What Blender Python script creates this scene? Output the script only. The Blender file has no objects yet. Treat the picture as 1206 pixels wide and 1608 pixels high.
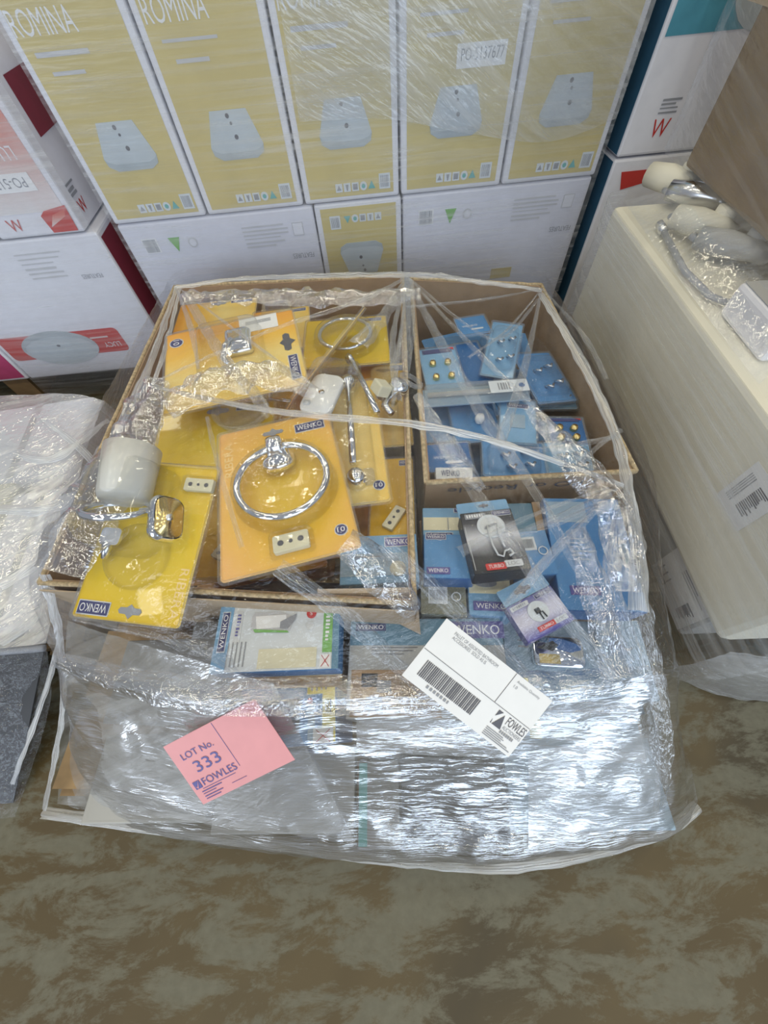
import bpy, math, random
from mathutils import Vector, Matrix, noise
random.seed(7)
C = bpy.context.scene.collection
S = bpy.context.scene
# ------------------------------------------------------------------ camera, world, lights, exposure
FPX, CX, CY = 600.0, 603.0, 804.0
PITCH, ROLL = math.radians(30.7), math.atan(0.104)
sa, ca, sr, cr = math.sin(PITCH), math.cos(PITCH), math.sin(ROLL), math.cos(ROLL)
CAM = Vector((0, 0, 1.0))
cd = bpy.data.cameras.new('camera'); cam = bpy.data.objects.new('camera', cd); C.objects.link(cam)
cd.sensor_fit = 'HORIZONTAL'; cd.sensor_width = 36; cd.lens = FPX / 1206 * 36; cd.clip_start = .02
U0 = Vector((0, ca, sa)); R0 = Vector((1, 0, 0)); F0 = Vector((0, sa, -ca))
rx = R0 * cr - U0 * sr; ux = R0 * sr + U0 * cr
m = Matrix((rx, ux, -F0)).transposed().to_4x4(); m.translation = CAM
cam.matrix_world = m; S.camera = cam

W = bpy.data.worlds.new('world'); S.world = W; W.use_nodes = True
bg = W.node_tree.nodes['Background']; bg.inputs[0].default_value = (.82, .89, 1, 1); bg.inputs[1].default_value = .36

def area(name, loc, target, sx, sy, power, col):
    l = bpy.data.lights.new(name, 'AREA'); l.shape = 'RECTANGLE'; l.size = sx; l.size_y = sy
    l.energy = power; l.color = col
    o = bpy.data.objects.new(name, l); C.objects.link(o); o.location = loc
    o.rotation_euler = (Vector(target) - Vector(loc)).to_track_quat('-Z', 'Y').to_euler()
    return o
for i in range(5):
    for j in range(5):
        x, y = -4.2 + 2.1 * i + .35 * (j % 2), -2.6 + 2.5 * j
        area('high_bay_lamp', (x, y, 5.2), (x, y, 0), .36, .36, 17, (1, .91, .66))
area('doorway_or_fill_light', (2.4, -6.5, 2.6), (0, 0, .3), 6.5, 4.2, 260, (.72, .85, 1))  # daylight from the doorway behind the camera
area('doorway_or_fill_light', (-5.0, -5.5, 2.4), (-.3, 0, .3), 3.2, 3.4, 130, (.78, .87, 1))  # unseen cool fill, added to brighten the dull front-left film
S.view_settings.view_transform = 'Standard'; S.view_settings.look = 'None'
S.view_settings.gamma = 1; S.view_settings.use_curve_mapping = False
S.view_settings.exposure = -0.08
S.cycles.transparent_max_bounces = 18

# ------------------------------------------------------------------ pixel rays of the photograph -> points in the room
def ray(px, py):
    u, v = px - CX, py - CY
    r = u * cr - v * sr; d = u * sr + v * cr
    return Vector((r, FPX * sa - d * ca, -(FPX * ca + d * sa)))
def at(px, py, z):
    r = ray(px, py); return CAM + r * ((z - 1) / r.z)
def aty(px, py, y):
    r = ray(px, py); return CAM + r * (y / r.y)

# ------------------------------------------------------------------ materials
def nt(name):
    mt = bpy.data.materials.new(name); mt.use_nodes = True
    n = mt.node_tree.nodes; l = mt.node_tree.links
    n.clear(); out = n.new('ShaderNodeOutputMaterial')
    return mt, n, l, out
def pm(name, col, rough=.5, metal=0, var=.12, scale=30, bump=0, spec=.5, coat=0):
    mt, n, l, out = nt(name)
    p = n.new('ShaderNodeBsdfPrincipled'); l.new(p.outputs[0], out.inputs[0])
    tc = n.new('ShaderNodeTexCoord'); nz = n.new('ShaderNodeTexNoise'); nz.inputs['Scale'].default_value = scale
    nz.inputs['Detail'].default_value = 3; l.new(tc.outputs['Object'], nz.inputs['Vector'])
    r = n.new('ShaderNodeValToRGB'); l.new(nz.outputs['Fac'], r.inputs[0])
    r.color_ramp.elements[0].position = .3; r.color_ramp.elements[1].position = .7
    r.color_ramp.elements[0].color = (*[c * (1 - var) for c in col], 1)
    r.color_ramp.elements[1].color = (*[min(1, c * (1 + var)) for c in col], 1)
    l.new(r.outputs[0], p.inputs['Base Color'])
    p.inputs['Roughness'].default_value = rough; p.inputs['Metallic'].default_value = metal
    p.inputs['Specular IOR Level'].default_value = spec; p.inputs['Coat Weight'].default_value = coat
    p.inputs['Coat Roughness'].default_value = .08
    if bump:
        b = n.new('ShaderNodeBump'); b.inputs['Strength'].default_value = bump; b.inputs['Distance'].default_value = .002
        l.new(nz.outputs['Fac'], b.inputs['Height']); l.new(b.outputs[0], p.inputs['Normal'])
    return mt
def grad(name, stops, axis='Y', rough=.3, coat=.3, noise_amt=.25, scale=3):
    """printed colour gradient across a card (generated coordinates)"""
    mt, n, l, out = nt(name)
    p = n.new('ShaderNodeBsdfPrincipled'); l.new(p.outputs[0], out.inputs[0])
    tc = n.new('ShaderNodeTexCoord'); sp = n.new('ShaderNodeSeparateXYZ'); l.new(tc.outputs['Generated'], sp.inputs[0])
    nz = n.new('ShaderNodeTexNoise'); nz.inputs['Scale'].default_value = scale; l.new(tc.outputs['Generated'], nz.inputs['Vector'])
    src = sp.outputs[axis] if axis in 'XY' else None
    if axis == 'R':
        d = n.new('ShaderNodeVectorMath'); d.operation = 'DISTANCE'; d.inputs[1].default_value = (.58, .48, .5)
        l.new(tc.outputs['Generated'], d.inputs[0]); src = d.outputs['Value']
    mm = n.new('ShaderNodeMath'); mm.operation = 'MULTIPLY_ADD'; l.new(nz.outputs['Fac'], mm.inputs[0])
    mm.inputs[1].default_value = noise_amt; l.new(src, mm.inputs[2])
    sb = n.new('ShaderNodeMath'); sb.operation = 'SUBTRACT'; l.new(mm.outputs[0], sb.inputs[0]); sb.inputs[1].default_value = noise_amt / 2
    r = n.new('ShaderNodeValToRGB'); l.new(sb.outputs[0], r.inputs[0])
    e = r.color_ramp.elements
    while len(e) < len(stops): e.new(.5)
    for el, (pos, c) in zip(e, stops): el.position = pos; el.color = (*c, 1)
    l.new(r.outputs[0], p.inputs['Base Color']); p.inputs['Roughness'].default_value = rough; p.inputs['Coat Weight'].default_value = coat
    return mt
def film(name, haze=.06, amp=.4, su=5, sv=70, gu=60, gv=150, bump=.5, gloss=.5, rough=.16, tint=(.97, .98, 1), lo=.48, hi=.72, gl_tint=(1, 1, 1), bd=.006, wv=.25, fmax=.3):
    """clear stretch film: see-through, milky where stretched into streaks, glossy with small wrinkles"""
    mt, n, l, out = nt(name)
    uv = n.new('ShaderNodeUVMap')
    def aniso(a, b, det, dist=0):
        mp = n.new('ShaderNodeMapping'); mp.inputs['Scale'].default_value = (a, b, 1); l.new(uv.outputs[0], mp.inputs['Vector'])
        z = n.new('ShaderNodeTexNoise'); z.inputs['Scale'].default_value = 1; z.inputs['Detail'].default_value = det
        z.inputs['Distortion'].default_value = dist
        l.new(mp.outputs[0], z.inputs['Vector']); return z.outputs['Fac']
    st = aniso(su, sv, 4, .4); big = aniso(2.6, 3.4, 2, .8); gl = aniso(gu, gv, 3, .3); wave = aniso(9, 22, 2, 1.2)
    def mr(src, a, b, c=0., d=1.):
        q = n.new('ShaderNodeMapRange'); l.new(src, q.inputs[0])
        for k, v in zip((1, 2, 3, 4), (a, b, c, d)): q.inputs[k].default_value = v
        return q.outputs[0]
    def op(o, a, b):
        q = n.new('ShaderNodeMath'); q.operation = o
        for i, v in enumerate((a, b)):
            if isinstance(v, (int, float)): q.inputs[i].default_value = v
            else: l.new(v, q.inputs[i])
        return q.outputs[0]
    s1 = mr(st, lo, hi); b1 = mr(big, .35, .7, .25, 1)
    hz = op('ADD', op('MULTIPLY', op('MULTIPLY', s1, b1), amp), haze)
    hgt = op('ADD', op('MULTIPLY', gl, .8), op('ADD', op('MULTIPLY', wave, wv), op('MULTIPLY', st, .25)))
    bp = n.new('ShaderNodeBump'); bp.inputs['Strength'].default_value = bump; bp.inputs['Distance'].default_value = bd
    l.new(hgt, bp.inputs['Height'])
    T = n.new('ShaderNodeBsdfTransparent'); T.inputs[0].default_value = (*tint, 1)
    D = n.new('ShaderNodeBsdfDiffuse'); D.inputs[0].default_value = (.86, .88, .9, 1)
    TL = n.new('ShaderNodeBsdfTranslucent'); TL.inputs[0].default_value = (.86, .88, .9, 1)
    G = n.new('ShaderNodeBsdfGlossy'); G.inputs['Roughness'].default_value = rough; G.inputs[0].default_value = (*gl_tint, 1); l.new(bp.outputs[0], G.inputs['Normal'])
    def mix(f, a, b):
        q = n.new('ShaderNodeMixShader')
        if isinstance(f, float): q.inputs[0].default_value = f
        else: l.new(f, q.inputs[0])
        l.new(a.outputs[0], q.inputs[1]); l.new(b.outputs[0], q.inputs[2]); return q
    DT = mix(.35, D, TL); base = mix(hz, T, DT)
    fr = n.new('ShaderNodeFresnel'); fr.inputs[0].default_value = 1.45
    gf = op('MINIMUM', op('MULTIPLY', fr.outputs[0], gloss * 2), fmax)
    o = mix(gf, base, G); l.new(o.outputs[0], out.inputs[0])
    return mt
def clearmat(name, tint=(.985, .99, .99), gloss=.8, rough=.06, haze=.012):
    mt, n, l, out = nt(name)
    T = n.new('ShaderNodeBsdfTransparent'); T.inputs[0].default_value = (*tint, 1)
    G = n.new('ShaderNodeBsdfGlossy'); G.inputs['Roughness'].default_value = rough
    D = n.new('ShaderNodeBsdfDiffuse'); D.inputs[0].default_value = (.85, .86, .86, 1)
    tc = n.new('ShaderNodeTexCoord'); nz = n.new('ShaderNodeTexNoise'); nz.inputs['Scale'].default_value = 45; l.new(tc.outputs['Object'], nz.inputs['Vector'])
    bp = n.new('ShaderNodeBump'); bp.inputs['Strength'].default_value = .25; bp.inputs['Distance'].default_value = .004; l.new(nz.outputs['Fac'], bp.inputs['Height'])
    l.new(bp.outputs[0], G.inputs['Normal'])
    a = n.new('ShaderNodeMixShader'); a.inputs[0].default_value = haze; l.new(T.outputs[0], a.inputs[1]); l.new(D.outputs[0], a.inputs[2])
    fr = n.new('ShaderNodeFresnel'); fr.inputs[0].default_value = 1.45; l.new(bp.outputs[0], fr.inputs['Normal'])
    mu = n.new('ShaderNodeMath'); mu.operation = 'MULTIPLY'; mu.use_clamp = True; mu.inputs[1].default_value = gloss; l.new(fr.outputs[0], mu.inputs[0])
    mn = n.new('ShaderNodeMath'); mn.operation = 'MINIMUM'; mn.inputs[1].default_value = .4; l.new(mu.outputs[0], mn.inputs[0]); mu = mn
    b = n.new('ShaderNodeMixShader'); l.new(mu.outputs[0], b.inputs[0]); l.new(a.outputs[0], b.inputs[1]); l.new(G.outputs[0], b.inputs[2])
    l.new(b.outputs[0], out.inputs[0]); return mt

M = {}
M['white'] = pm('white_board', (.76, .76, .81), .45, var=.03)
M['white_side'] = pm('white_board_side', (.71, .71, .78), .5, var=.03)
M['label'] = pm('label_paper', (.84, .84, .84), .4, var=.02)
M['pink'] = pm('pink_paper', (.80, .36, .38), .45, var=.03)
M['gold'] = pm('mustard_print', (.62, .51, .21), .4, var=.06, scale=8)
M['cardboard'] = pm('cardboard', (.40, .27, .16), .75, var=.1, scale=25, bump=.1)
M['cardboard_pale'] = pm('cardboard_pale', (.52, .40, .27), .75, var=.08, scale=25, bump=.1)
M['cardboard_dark'] = pm('cardboard_dark', (.25, .17, .09), .75, var=.12, scale=10, bump=.1)
M['edge'] = pm('corrugated_edge', (.50, .38, .22), .8, var=.35, scale=160, bump=.5)
M['wood'] = pm('pallet_wood', (.30, .20, .10), .7, var=.3, scale=14, bump=.2)
M['basin'] = pm('basin_print', (.42, .47, .50), .4, var=.1, scale=12)
M['basin_lit'] = pm('basin_print_light', (.52, .57, .60), .4, var=.06, scale=12)
M['dot'] = pm('dark_print', (.10, .10, .12), .5, var=.05)
M['greyprint'] = pm('grey_print', (.30, .31, .34), .5, var=.05)
M['paleprint'] = pm('pale_grey_print', (.55, .55, .57), .5, var=.05)
M['icon'] = pm('pale_icon_print', (.66, .70, .74), .5, var=.03)
M['teal'] = pm('teal_print', (.14, .42, .42), .5, var=.05)
M['green'] = pm('green_print', (.20, .46, .12), .45, var=.05)
M['red'] = pm('red_print', (.55, .04, .035), .4, var=.08, scale=10)
M['redfade'] = grad('red_fade_print', [(0, (.75, .72, .72)), (.25, (.68, .5, .47)), (.55, (.66, .2, .15)), (1, (.6, .1, .08))], 'Y', .45, 0, .2)
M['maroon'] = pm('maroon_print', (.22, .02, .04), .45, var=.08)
M['magenta'] = pm('magenta_print', (.45, .06, .16), .45, var=.08)
M['blueside'] = pm('deep_blue_print', (.03, .11, .19), .5, var=.08)
M['tealprint'] = pm('sea_blue_print', (.08, .30, .40), .45, var=.06)
M['navy'] = pm('navy_print', (.045, .05, .16), .35, var=.05)
M['purple'] = pm('violet_print', (.11, .10, .32), .35, var=.05)
M['silver'] = pm('silver_print', (.62, .64, .66), .3, var=.05)
M['ltext'] = pm('white_print', (.82, .82, .84), .45, var=.02)
M['ytext'] = pm('pale_yellow_print', (.85, .62, .26), .45, var=.02)
M['blue'] = pm('blue_card', (.075, .24, .50), .35, var=.12, scale=12, coat=.12)
M['blue2'] = pm('blue_card_deep', (.025, .13, .36), .35, var=.12, scale=12, coat=.12)
M['blue3'] = pm('blue_card_light', (.19, .38, .60), .35, var=.1, scale=12, coat=.12)
M['steelblue'] = pm('steel_blue_board', (.12, .25, .36), .4, var=.08, scale=10)
M['paleblue'] = pm('pale_blue_board', (.30, .41, .52), .4, var=.08, scale=10)
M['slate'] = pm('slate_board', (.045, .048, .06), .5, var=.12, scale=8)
M['darkplastic'] = pm('dark_plastic_sheet', (.022, .023, .026), .4, var=.3, scale=5)
M['grey'] = pm('grey_board', (.25, .25, .25), .5, var=.2, scale=8)
M['cream'] = pm('cream_plastic', (.72, .68, .50), .4, var=.04)
M['creamfoam'] = pm('cream_foam', (.80, .76, .63), .55, var=.05, scale=6, bump=.06)
M['greywhite'] = pm('grey_white_board', (.42, .42, .41), .55, var=.08, scale=6)
M['black'] = pm('black_plastic', (.012, .012, .014), .4, var=.2)
M['chrome'] = pm('chrome', (.82, .83, .85), .07, 1, var=.03)
M['satin'] = pm('satin_chrome', (.80, .81, .84), .22, 1, var=.03)
M['brass'] = pm('gold_metal', (.85, .66, .28), .2, 1, var=.05)
M['frost'] = pm('frosted_glass', (.72, .72, .64), .25, var=.04, spec=.6)
M['yellow'] = pm('yellow_board', (.74, .45, .02), .35, var=.08, scale=8, coat=.12)
M['ysticker'] = pm('yellow_sticker', (.80, .66, .03), .4, var=.04)
M['olive'] = pm('olive_pack', (.20, .20, .14), .3, var=.2, scale=18, coat=.5)
M['rubber'] = pm('shoe_leather', (.03, .018, .012), .5, var=.2)
M['orangefade'] = grad('orange_fade_card', [(0, (.80, .36, .035)), (.35, (.84, .50, .06)), (.6, (.86, .66, .22)), (1, (.85, .56, .10))], 'X', .35, .15, .35)
M['yellowfade'] = grad('yellow_fade_card', [(0, (.84, .78, .34)), (.25, (.80, .66, .10)), (.5, (.75, .54, .010)), (1, (.76, .48, .010))], 'R', .35, .15, .25)
M['tanfade'] = grad('orange_ring_card', [(0, (.86, .80, .42)), (.24, (.82, .68, .14)), (.42, (.76, .53, .012)), (.60, (.78, .46, .02)), (.85, (.84, .46, .14))], 'R', .35, .15, .2)
M['blackfade'] = grad('black_silver_print', [(0, (.012, .012, .014)), (.25, (.03, .03, .035)), (.55, (.62, .62, .66)), (.8, (.05, .05, .06)), (1, (.01, .01, .012))], 'Y', .3, .5, .1)
M['violetfade'] = grad('violet_fade_print', [(0, (.07, .06, .34)), (.4, (.62, .60, .72)), (.62, (.60, .58, .70)), (1, (.07, .07, .32))], 'Y', .3, .5, .1)
M['clear'] = clearmat('clear_blister')
M['clear2'] = clearmat('milky_blister', haze=.10)
M['frosted'] = clearmat('frosted_tumbler_glass', tint=(.95, .95, .88), haze=.62, rough=.2)
M['film'] = film('stretch_film', haze=.03, amp=.34, su=3, sv=60, gu=24, gv=170, bump=.42, gloss=1.1, rough=.11, lo=.52, hi=.80, wv=1.1, fmax=.45, bd=.008)
M['filmtop'] = film('stretch_film_top', haze=.002, amp=.07, su=3, sv=40, gu=45, gv=90, bump=.8, gloss=.38, rough=.09, lo=.56, hi=.82, wv=.7, fmax=.05, bd=.008)
M['glint'] = film('stretch_film_glint', haze=.015, amp=.26, su=5, sv=90, gu=60, gv=130, bump=1, gloss=4, rough=.08, lo=.54, hi=.78, wv=.9, fmax=.55, bd=.009)  # very glossy film for the added glint strips
M['filmwall'] = film('stretch_film_wall', haze=.10, amp=.6, su=2.5, sv=90, gu=14, gv=140, bump=.35, gloss=.4, rough=.25, lo=.44, hi=.80)  # milky streaks also paint in sky and lamp reflections
M['filmover'] = film('stretch_film_overlap_haze', haze=.14, amp=.7, su=3, sv=40, gu=30, gv=110, bump=.5, gloss=.9, rough=.12, lo=.38, hi=.74, wv=.8)
M['filmthick'] = film('stretch_film_thick', haze=.34, amp=.5, su=3, sv=40, gu=36, gv=90, bump=.6, gloss=1.2, rough=.10, lo=.4, hi=.74, wv=.8, bd=.008)
M['filmlight'] = film('stretch_film_light', haze=.07, amp=.34, su=3, sv=60, gu=40, gv=90, bump=.6, gloss=.6, rough=.10, lo=.46, hi=.8, fmax=.15)
M['filmside'] = film('stretch_film_side', haze=.10, amp=1.0, su=.7, sv=80, gu=40, gv=80, bump=.4, gloss=.6, rough=.09, lo=.42, hi=.76, fmax=.12, bd=.008)
M['fold'] = film('stretch_film_fold', haze=.26, amp=.9, su=3, sv=320, gu=50, gv=150, bump=.8, gloss=1.4, rough=.09, lo=.36, hi=.62, bd=.008)
M['foldlight'] = film('stretch_film_light_fold', haze=.02, amp=.55, su=3, sv=300, gu=60, gv=150, bump=1, gloss=2.0, rough=.08, lo=.48, hi=.72, fmax=.4, bd=.009)

# ------------------------------------------------------------------ mesh building
class MB:
    def __init__(s): s.v = []; s.f = []; s.mi = []; s.uv = {}; s.smooth = []
    def add(s, vs, fs, mat=0, smooth=False):
        b = len(s.v); s.v += [tuple(v) for v in vs]
        for f in fs: s.f.append(tuple(i + b for i in f)); s.mi.append(mat); s.smooth.append(smooth)
        return s
    def box(s, x0, x1, y0, y1, z0, z1, mat=0):
        return s.add([(x, y, z) for z in (z0, z1) for y in (y0, y1) for x in (x0, x1)],
                     [(0, 2, 3, 1), (4, 5, 7, 6), (0, 1, 5, 4), (2, 6, 7, 3), (0, 4, 6, 2), (1, 3, 7, 5)], mat)
    def hexa(s, b, t, mat=0):           # 4 bottom, 4 top points (ccw from above)
        return s.add(list(b) + list(t), [(3, 2, 1, 0), (4, 5, 6, 7), (0, 1, 5, 4), (1, 2, 6, 5), (2, 3, 7, 6), (3, 0, 4, 7)], mat)
    def prism(s, poly, z0, z1, mat=0, smooth=False):
        n = len(poly)
        s.add([(x, y, z0) for x, y in poly] + [(x, y, z1) for x, y in poly],
              [tuple(range(n))[::-1], tuple(range(n, 2 * n))] + [(i, (i + 1) % n, n + (i + 1) % n, n + i) for i in range(n)], mat, smooth)
        return s
    def loft(s, rings, mat=0, cap0=True, cap1=True, smooth=True, close=True):
        n = len(rings[0]); vs = [p for r in rings for p in r]; fs = []
        for k in range(len(rings) - 1):
            for i in range(n if close else n - 1):
                a, b = k * n + i, k * n + (i + 1) % n; fs.append((a, b, b + n, a + n))
        if cap0: fs.append(tuple(range(n))[::-1])
        if cap1: fs.append(tuple(range((len(rings) - 1) * n, len(rings) * n)))
        return s.add(vs, fs, mat, smooth)
    def tube(s, pts, r, seg=10, mat=0, closed=False):
        pts = [Vector(p) for p in pts]; rings = []; n = len(pts); prev = None
        rr = r if isinstance(r, (list, tuple)) else [r] * n
        for i, p in enumerate(pts):
            if closed: t = pts[(i + 1) % n] - pts[i - 1]
            else: t = pts[min(i + 1, n - 1)] - pts[max(i - 1, 0)]
            t.normalize()
            a = prev - t * prev.dot(t) if prev else t.orthogonal()
            if a.length < 1e-6: a = t.orthogonal()
            a.normalize(); prev = a; b = t.cross(a)
            rings.append([p + (a * math.cos(q) + b * math.sin(q)) * rr[i] for q in [2 * math.pi * j / seg for j in range(seg)]])
        if closed: rings.append(rings[0])
        return s.loft(rings, mat, not closed, not closed)
    def lathe(s, prof, seg=24, mat=0, mtx=None, cap0=False, cap1=False):
        rings = [[Vector((r * math.cos(2 * math.pi * j / seg), r * math.sin(2 * math.pi * j / seg), z)) for j in range(seg)] for r, z in prof]
        if mtx: rings = [[mtx @ p for p in r] for r in rings]
        return s.loft(rings, mat, cap0, cap1)
    def build(s, name, mats, parent=None, loc=None, rot=None, bevel=0):
        me = bpy.data.meshes.new(name); me.from_pydata(s.v, [], s.f)
        if not isinstance(mats, (list, tuple)): mats = [mats]
        for q in mats: me.materials.append(q)
        me.polygons.foreach_set('material_index', s.mi); me.polygons.foreach_set('use_smooth', s.smooth)
        me.update()
        o = bpy.data.objects.new(name, me); C.objects.link(o)
        if parent: o.parent = parent
        if loc: o.location = loc
        if rot: o.rotation_euler = rot
        if bevel:
            b = o.modifiers.new('bevel', 'BEVEL'); b.width = bevel; b.segments = 2; b.limit_method = 'ANGLE'
        return o
def rrect(w, h, r, cx=0, cy=0, n=4):
    out = []
    for sx, sy, a0 in ((1, 1, 0), (-1, 1, 90), (-1, -1, 180), (1, -1, 270)):
        for k in range(n + 1):
            a = math.radians(a0 + 90 * k / n)
            out.append((cx + sx * (w / 2 - r) + r * math.cos(a), cy + sy * (h / 2 - r) + r * math.sin(a)))
    return out
def disc(r, cx=0, cy=0, n=24, ry=None):
    return [(cx + r * math.cos(2 * math.pi * k / n), cy + (ry or r) * math.sin(2 * math.pi * k / n)) for k in range(n)]
def tag(o, label, cat, group=None, kind=None):
    o['label'] = label; o['category'] = cat
    if group: o['group'] = group
    if kind: o['kind'] = kind
    return o
def thing(name, label, cat, mtx=None, group=None):
    o = bpy.data.objects.new(name, None); C.objects.link(o); o.empty_display_size = .05
    if mtx is not None: o.matrix_world = mtx if isinstance(mtx, Matrix) else Matrix.Translation(mtx)
    return tag(o, label, cat, group)
TX = {}
def tmesh(s):
    if s not in TX:
        cu = bpy.data.curves.new('text', 'FONT'); cu.body = s; cu.size = 1; cu.align_x = 'CENTER'; cu.align_y = 'CENTER'; cu.resolution_u = 3
        ob = bpy.data.objects.new('text', cu); me = bpy.data.meshes.new_from_object(ob)
        xs = [v.co.x for v in me.vertices]; ys = [v.co.y for v in me.vertices]
        TX[s] = ([((v.co.x - (min(xs) + max(xs)) / 2), v.co.y - (min(ys) + max(ys)) / 2) for v in me.vertices],
                 [tuple(p.vertices) for p in me.polygons], max(xs) - min(xs), max(ys) - min(ys))
        bpy.data.objects.remove(ob); bpy.data.meshes.remove(me)
    return TX[s]
def text(parent, s, mat, x, y, w, h, z, rot=0, name='lettering', mtx=None):
    """flat printed words fitted to a w x h field"""
    vs, fs, tw, th = tmesh(s); c, q = math.cos(math.radians(rot)), math.sin(math.radians(rot))
    sx, sy = w / tw, h / th; b = MB()
    b.add([(x + vx * sx * c - vy * sy * q, y + vx * sx * q + vy * sy * c, z) for vx, vy in vs], fs)
    o = b.build(name, mat, parent)
    if mtx is not None: o.matrix_local = mtx
    return o
def plate(parent, name, mat, x, y, w, h, z, t=.0008, r=0, mtx=None):
    b = MB(); b.prism(rrect(w, h, r, x, y) if r else [(x - w / 2, y - h / 2), (x + w / 2, y - h / 2), (x + w / 2, y + h / 2), (x - w / 2, y + h / 2)], z, z + t)
    o = b.build(name, mat, parent)
    if mtx is not None: o.matrix_local = mtx
    return o
def poly(parent, name, mat, pts, z, t=.0008):
    return MB().prism(pts, z, z + t).build(name, mat, parent)
def bars(parent, name, mat, x, y, w, h, z, n, vert=True, seed=1, fill=.55, mtx=None):
    """barcode stripes or rows of print too small to read"""
    rd = random.Random(seed); b = MB(); pos = 0; step = (w if vert else h) / n
    for k in range(n):
        tk = step * (fill + rd.uniform(-.3, .3) * fill); a = k * step
        if vert: b.box(x - w / 2 + a, x - w / 2 + a + tk, y - h / 2, y + h / 2, z, z + .0004)
        else:
            L = w * rd.uniform(.6, 1); b.box(x - w / 2, x - w / 2 + L, y + h / 2 - a - tk, y + h / 2 - a, z, z + .0004)
    o = b.build(name, mat, parent)
    if mtx is not None: o.matrix_local = mtx
    return o
def wenko(parent, x, y, w, h, z, rot=0, field='navy', border='silver'):
    """the maker's wordmark: dark field with a pale border"""
    c, q = math.cos(math.radians(rot)), math.sin(math.radians(rot))
    def R(pts): return [(x + a * c - b_ * q, y + a * q + b_ * c) for a, b_ in pts]
    b = MB(); b.prism(R(rrect(w, h, h * .06)), z, z + .0006, 0); b.prism(R(rrect(w * .95, h * .84, h * .05)), z + .0006, z + .001, 1)
    o = b.build('logo', [M[border], M[field]], parent)
    text(o, 'WENKO', M['ltext'], x, y, w * .84, h * .56, z + .0014, rot)
    return o
def frame(px, zs):
    """matrix and size of the rectangle seen at photo corners TL,TR,BR,BL at heights zs"""
    if not isinstance(zs, (list, tuple)): zs = [zs] * 4
    TL, TR, BR, BL = [at(p[0], p[1], z) for p, z in zip(px, zs)]
    X = ((TR - TL) + (BR - BL)) / 2; Y = ((TL - BL) + (TR - BR)) / 2; w, h = X.length, Y.length
    X.normalize(); Y.normalize(); N = X.cross(Y).normalized()
    d = (X + Y).normalized(); e = (X - Y).normalized(); X = (d + e).normalized(); Y = N.cross(X)
    mt = Matrix((X, Y, N)).transposed().to_4x4(); mt.translation = (TL + TR + BR + BL) / 4
    return mt, w, h

# ================================================================== LARGE STRUCTURE: floor
mt, n, l, out = nt('worn_concrete')
p = n.new('ShaderNodeBsdfPrincipled'); l.new(p.outputs[0], out.inputs[0])
tc = n.new('ShaderNodeTexCoord')
def nz(scale, det, vec, dist=0, rough=.55):
    q = n.new('ShaderNodeTexNoise'); q.inputs['Scale'].default_value = scale; q.inputs['Detail'].default_value = det
    q.inputs['Distortion'].default_value = dist; q.inputs['Roughness'].default_value = rough; l.new(vec, q.inputs['Vector']); return q.outputs['Fac']
mp = n.new('ShaderNodeMapping'); mp.inputs['Rotation'].default_value = (0, 0, math.radians(-52)); mp.inputs['Scale'].default_value = (1.4, 3.6, 1)
l.new(tc.outputs['Object'], mp.inputs[0])
patch = nz(4.2, 13, mp.outputs[0], .35, .74); stain = nz(2.0, 4, tc.outputs['Object'], .6); grain = nz(60, 5, tc.outputs['Object'])
def ramp(src, stops):
    r = n.new('ShaderNodeValToRGB'); l.new(src, r.inputs[0]); e = r.color_ramp.elements
    while len(e) < len(stops): e.new(.5)
    for el, (pos, c) in zip(e, stops): el.position = pos; el.color = (*c, 1)
    return r.outputs[0]
brown = ramp(stain, [(.3, (.075, .052, .020)), (.5, (.10, .072, .030)), (.7, (.052, .040, .020))])
pale = ramp(grain, [(.3, (.125, .12, .085)), (.7, (.155, .148, .108))])
mk = ramp(patch, [(.46, (0, 0, 0)), (.535, (.85, .85, .85)), (.62, (1, 1, 1))])
mx = n.new('ShaderNodeMix'); mx.data_type = 'RGBA'; l.new(mk, mx.inputs[0]); l.new(brown, mx.inputs[6]); l.new(pale, mx.inputs[7])
l.new(mx.outputs[2], p.inputs['Base Color']); p.inputs['Roughness'].default_value = .42
bp = n.new('ShaderNodeBump'); bp.inputs['Strength'].default_value = .12; bp.inputs['Distance'].default_value = .002; l.new(grain, bp.inputs['Height']); l.new(bp.outputs[0], p.inputs['Normal'])
fl = MB().box(-6, 6, -6, 7, -.1, 0).build('floor', mt); fl['kind'] = 'structure'

# ------------------------------------------------------------------ wooden pallets
def pallet(label, cx, cy, sx, sy, rot, h=.11, nb=7):
    t = thing('wooden_pallet', label, 'pallet', Matrix.Translation((cx, cy, 0)) @ Matrix.Rotation(math.radians(rot), 4, 'Z'), None)
    for k in (-1, 0, 1):
        MB().box(k * (sx / 2 - .05) - .045, k * (sx / 2 - .05) + .045, -sy / 2, sy / 2, .0, h - .02).build('stringer', M['wood'], t)
    bw = sy / nb
    base = MB().box(-sx / 2, sx / 2, -bw * .42, bw * .42, h - .02, h).build('deck_board', M['wood'], t)
    base.location = (0, -sy / 2 + bw / 2, 0)
    for k in range(1, nb):
        c = base.copy(); C.objects.link(c); c.parent = t; c.location = (0, -sy / 2 + bw * (k + .5), 0)
    return t
PZ = .11

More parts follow.
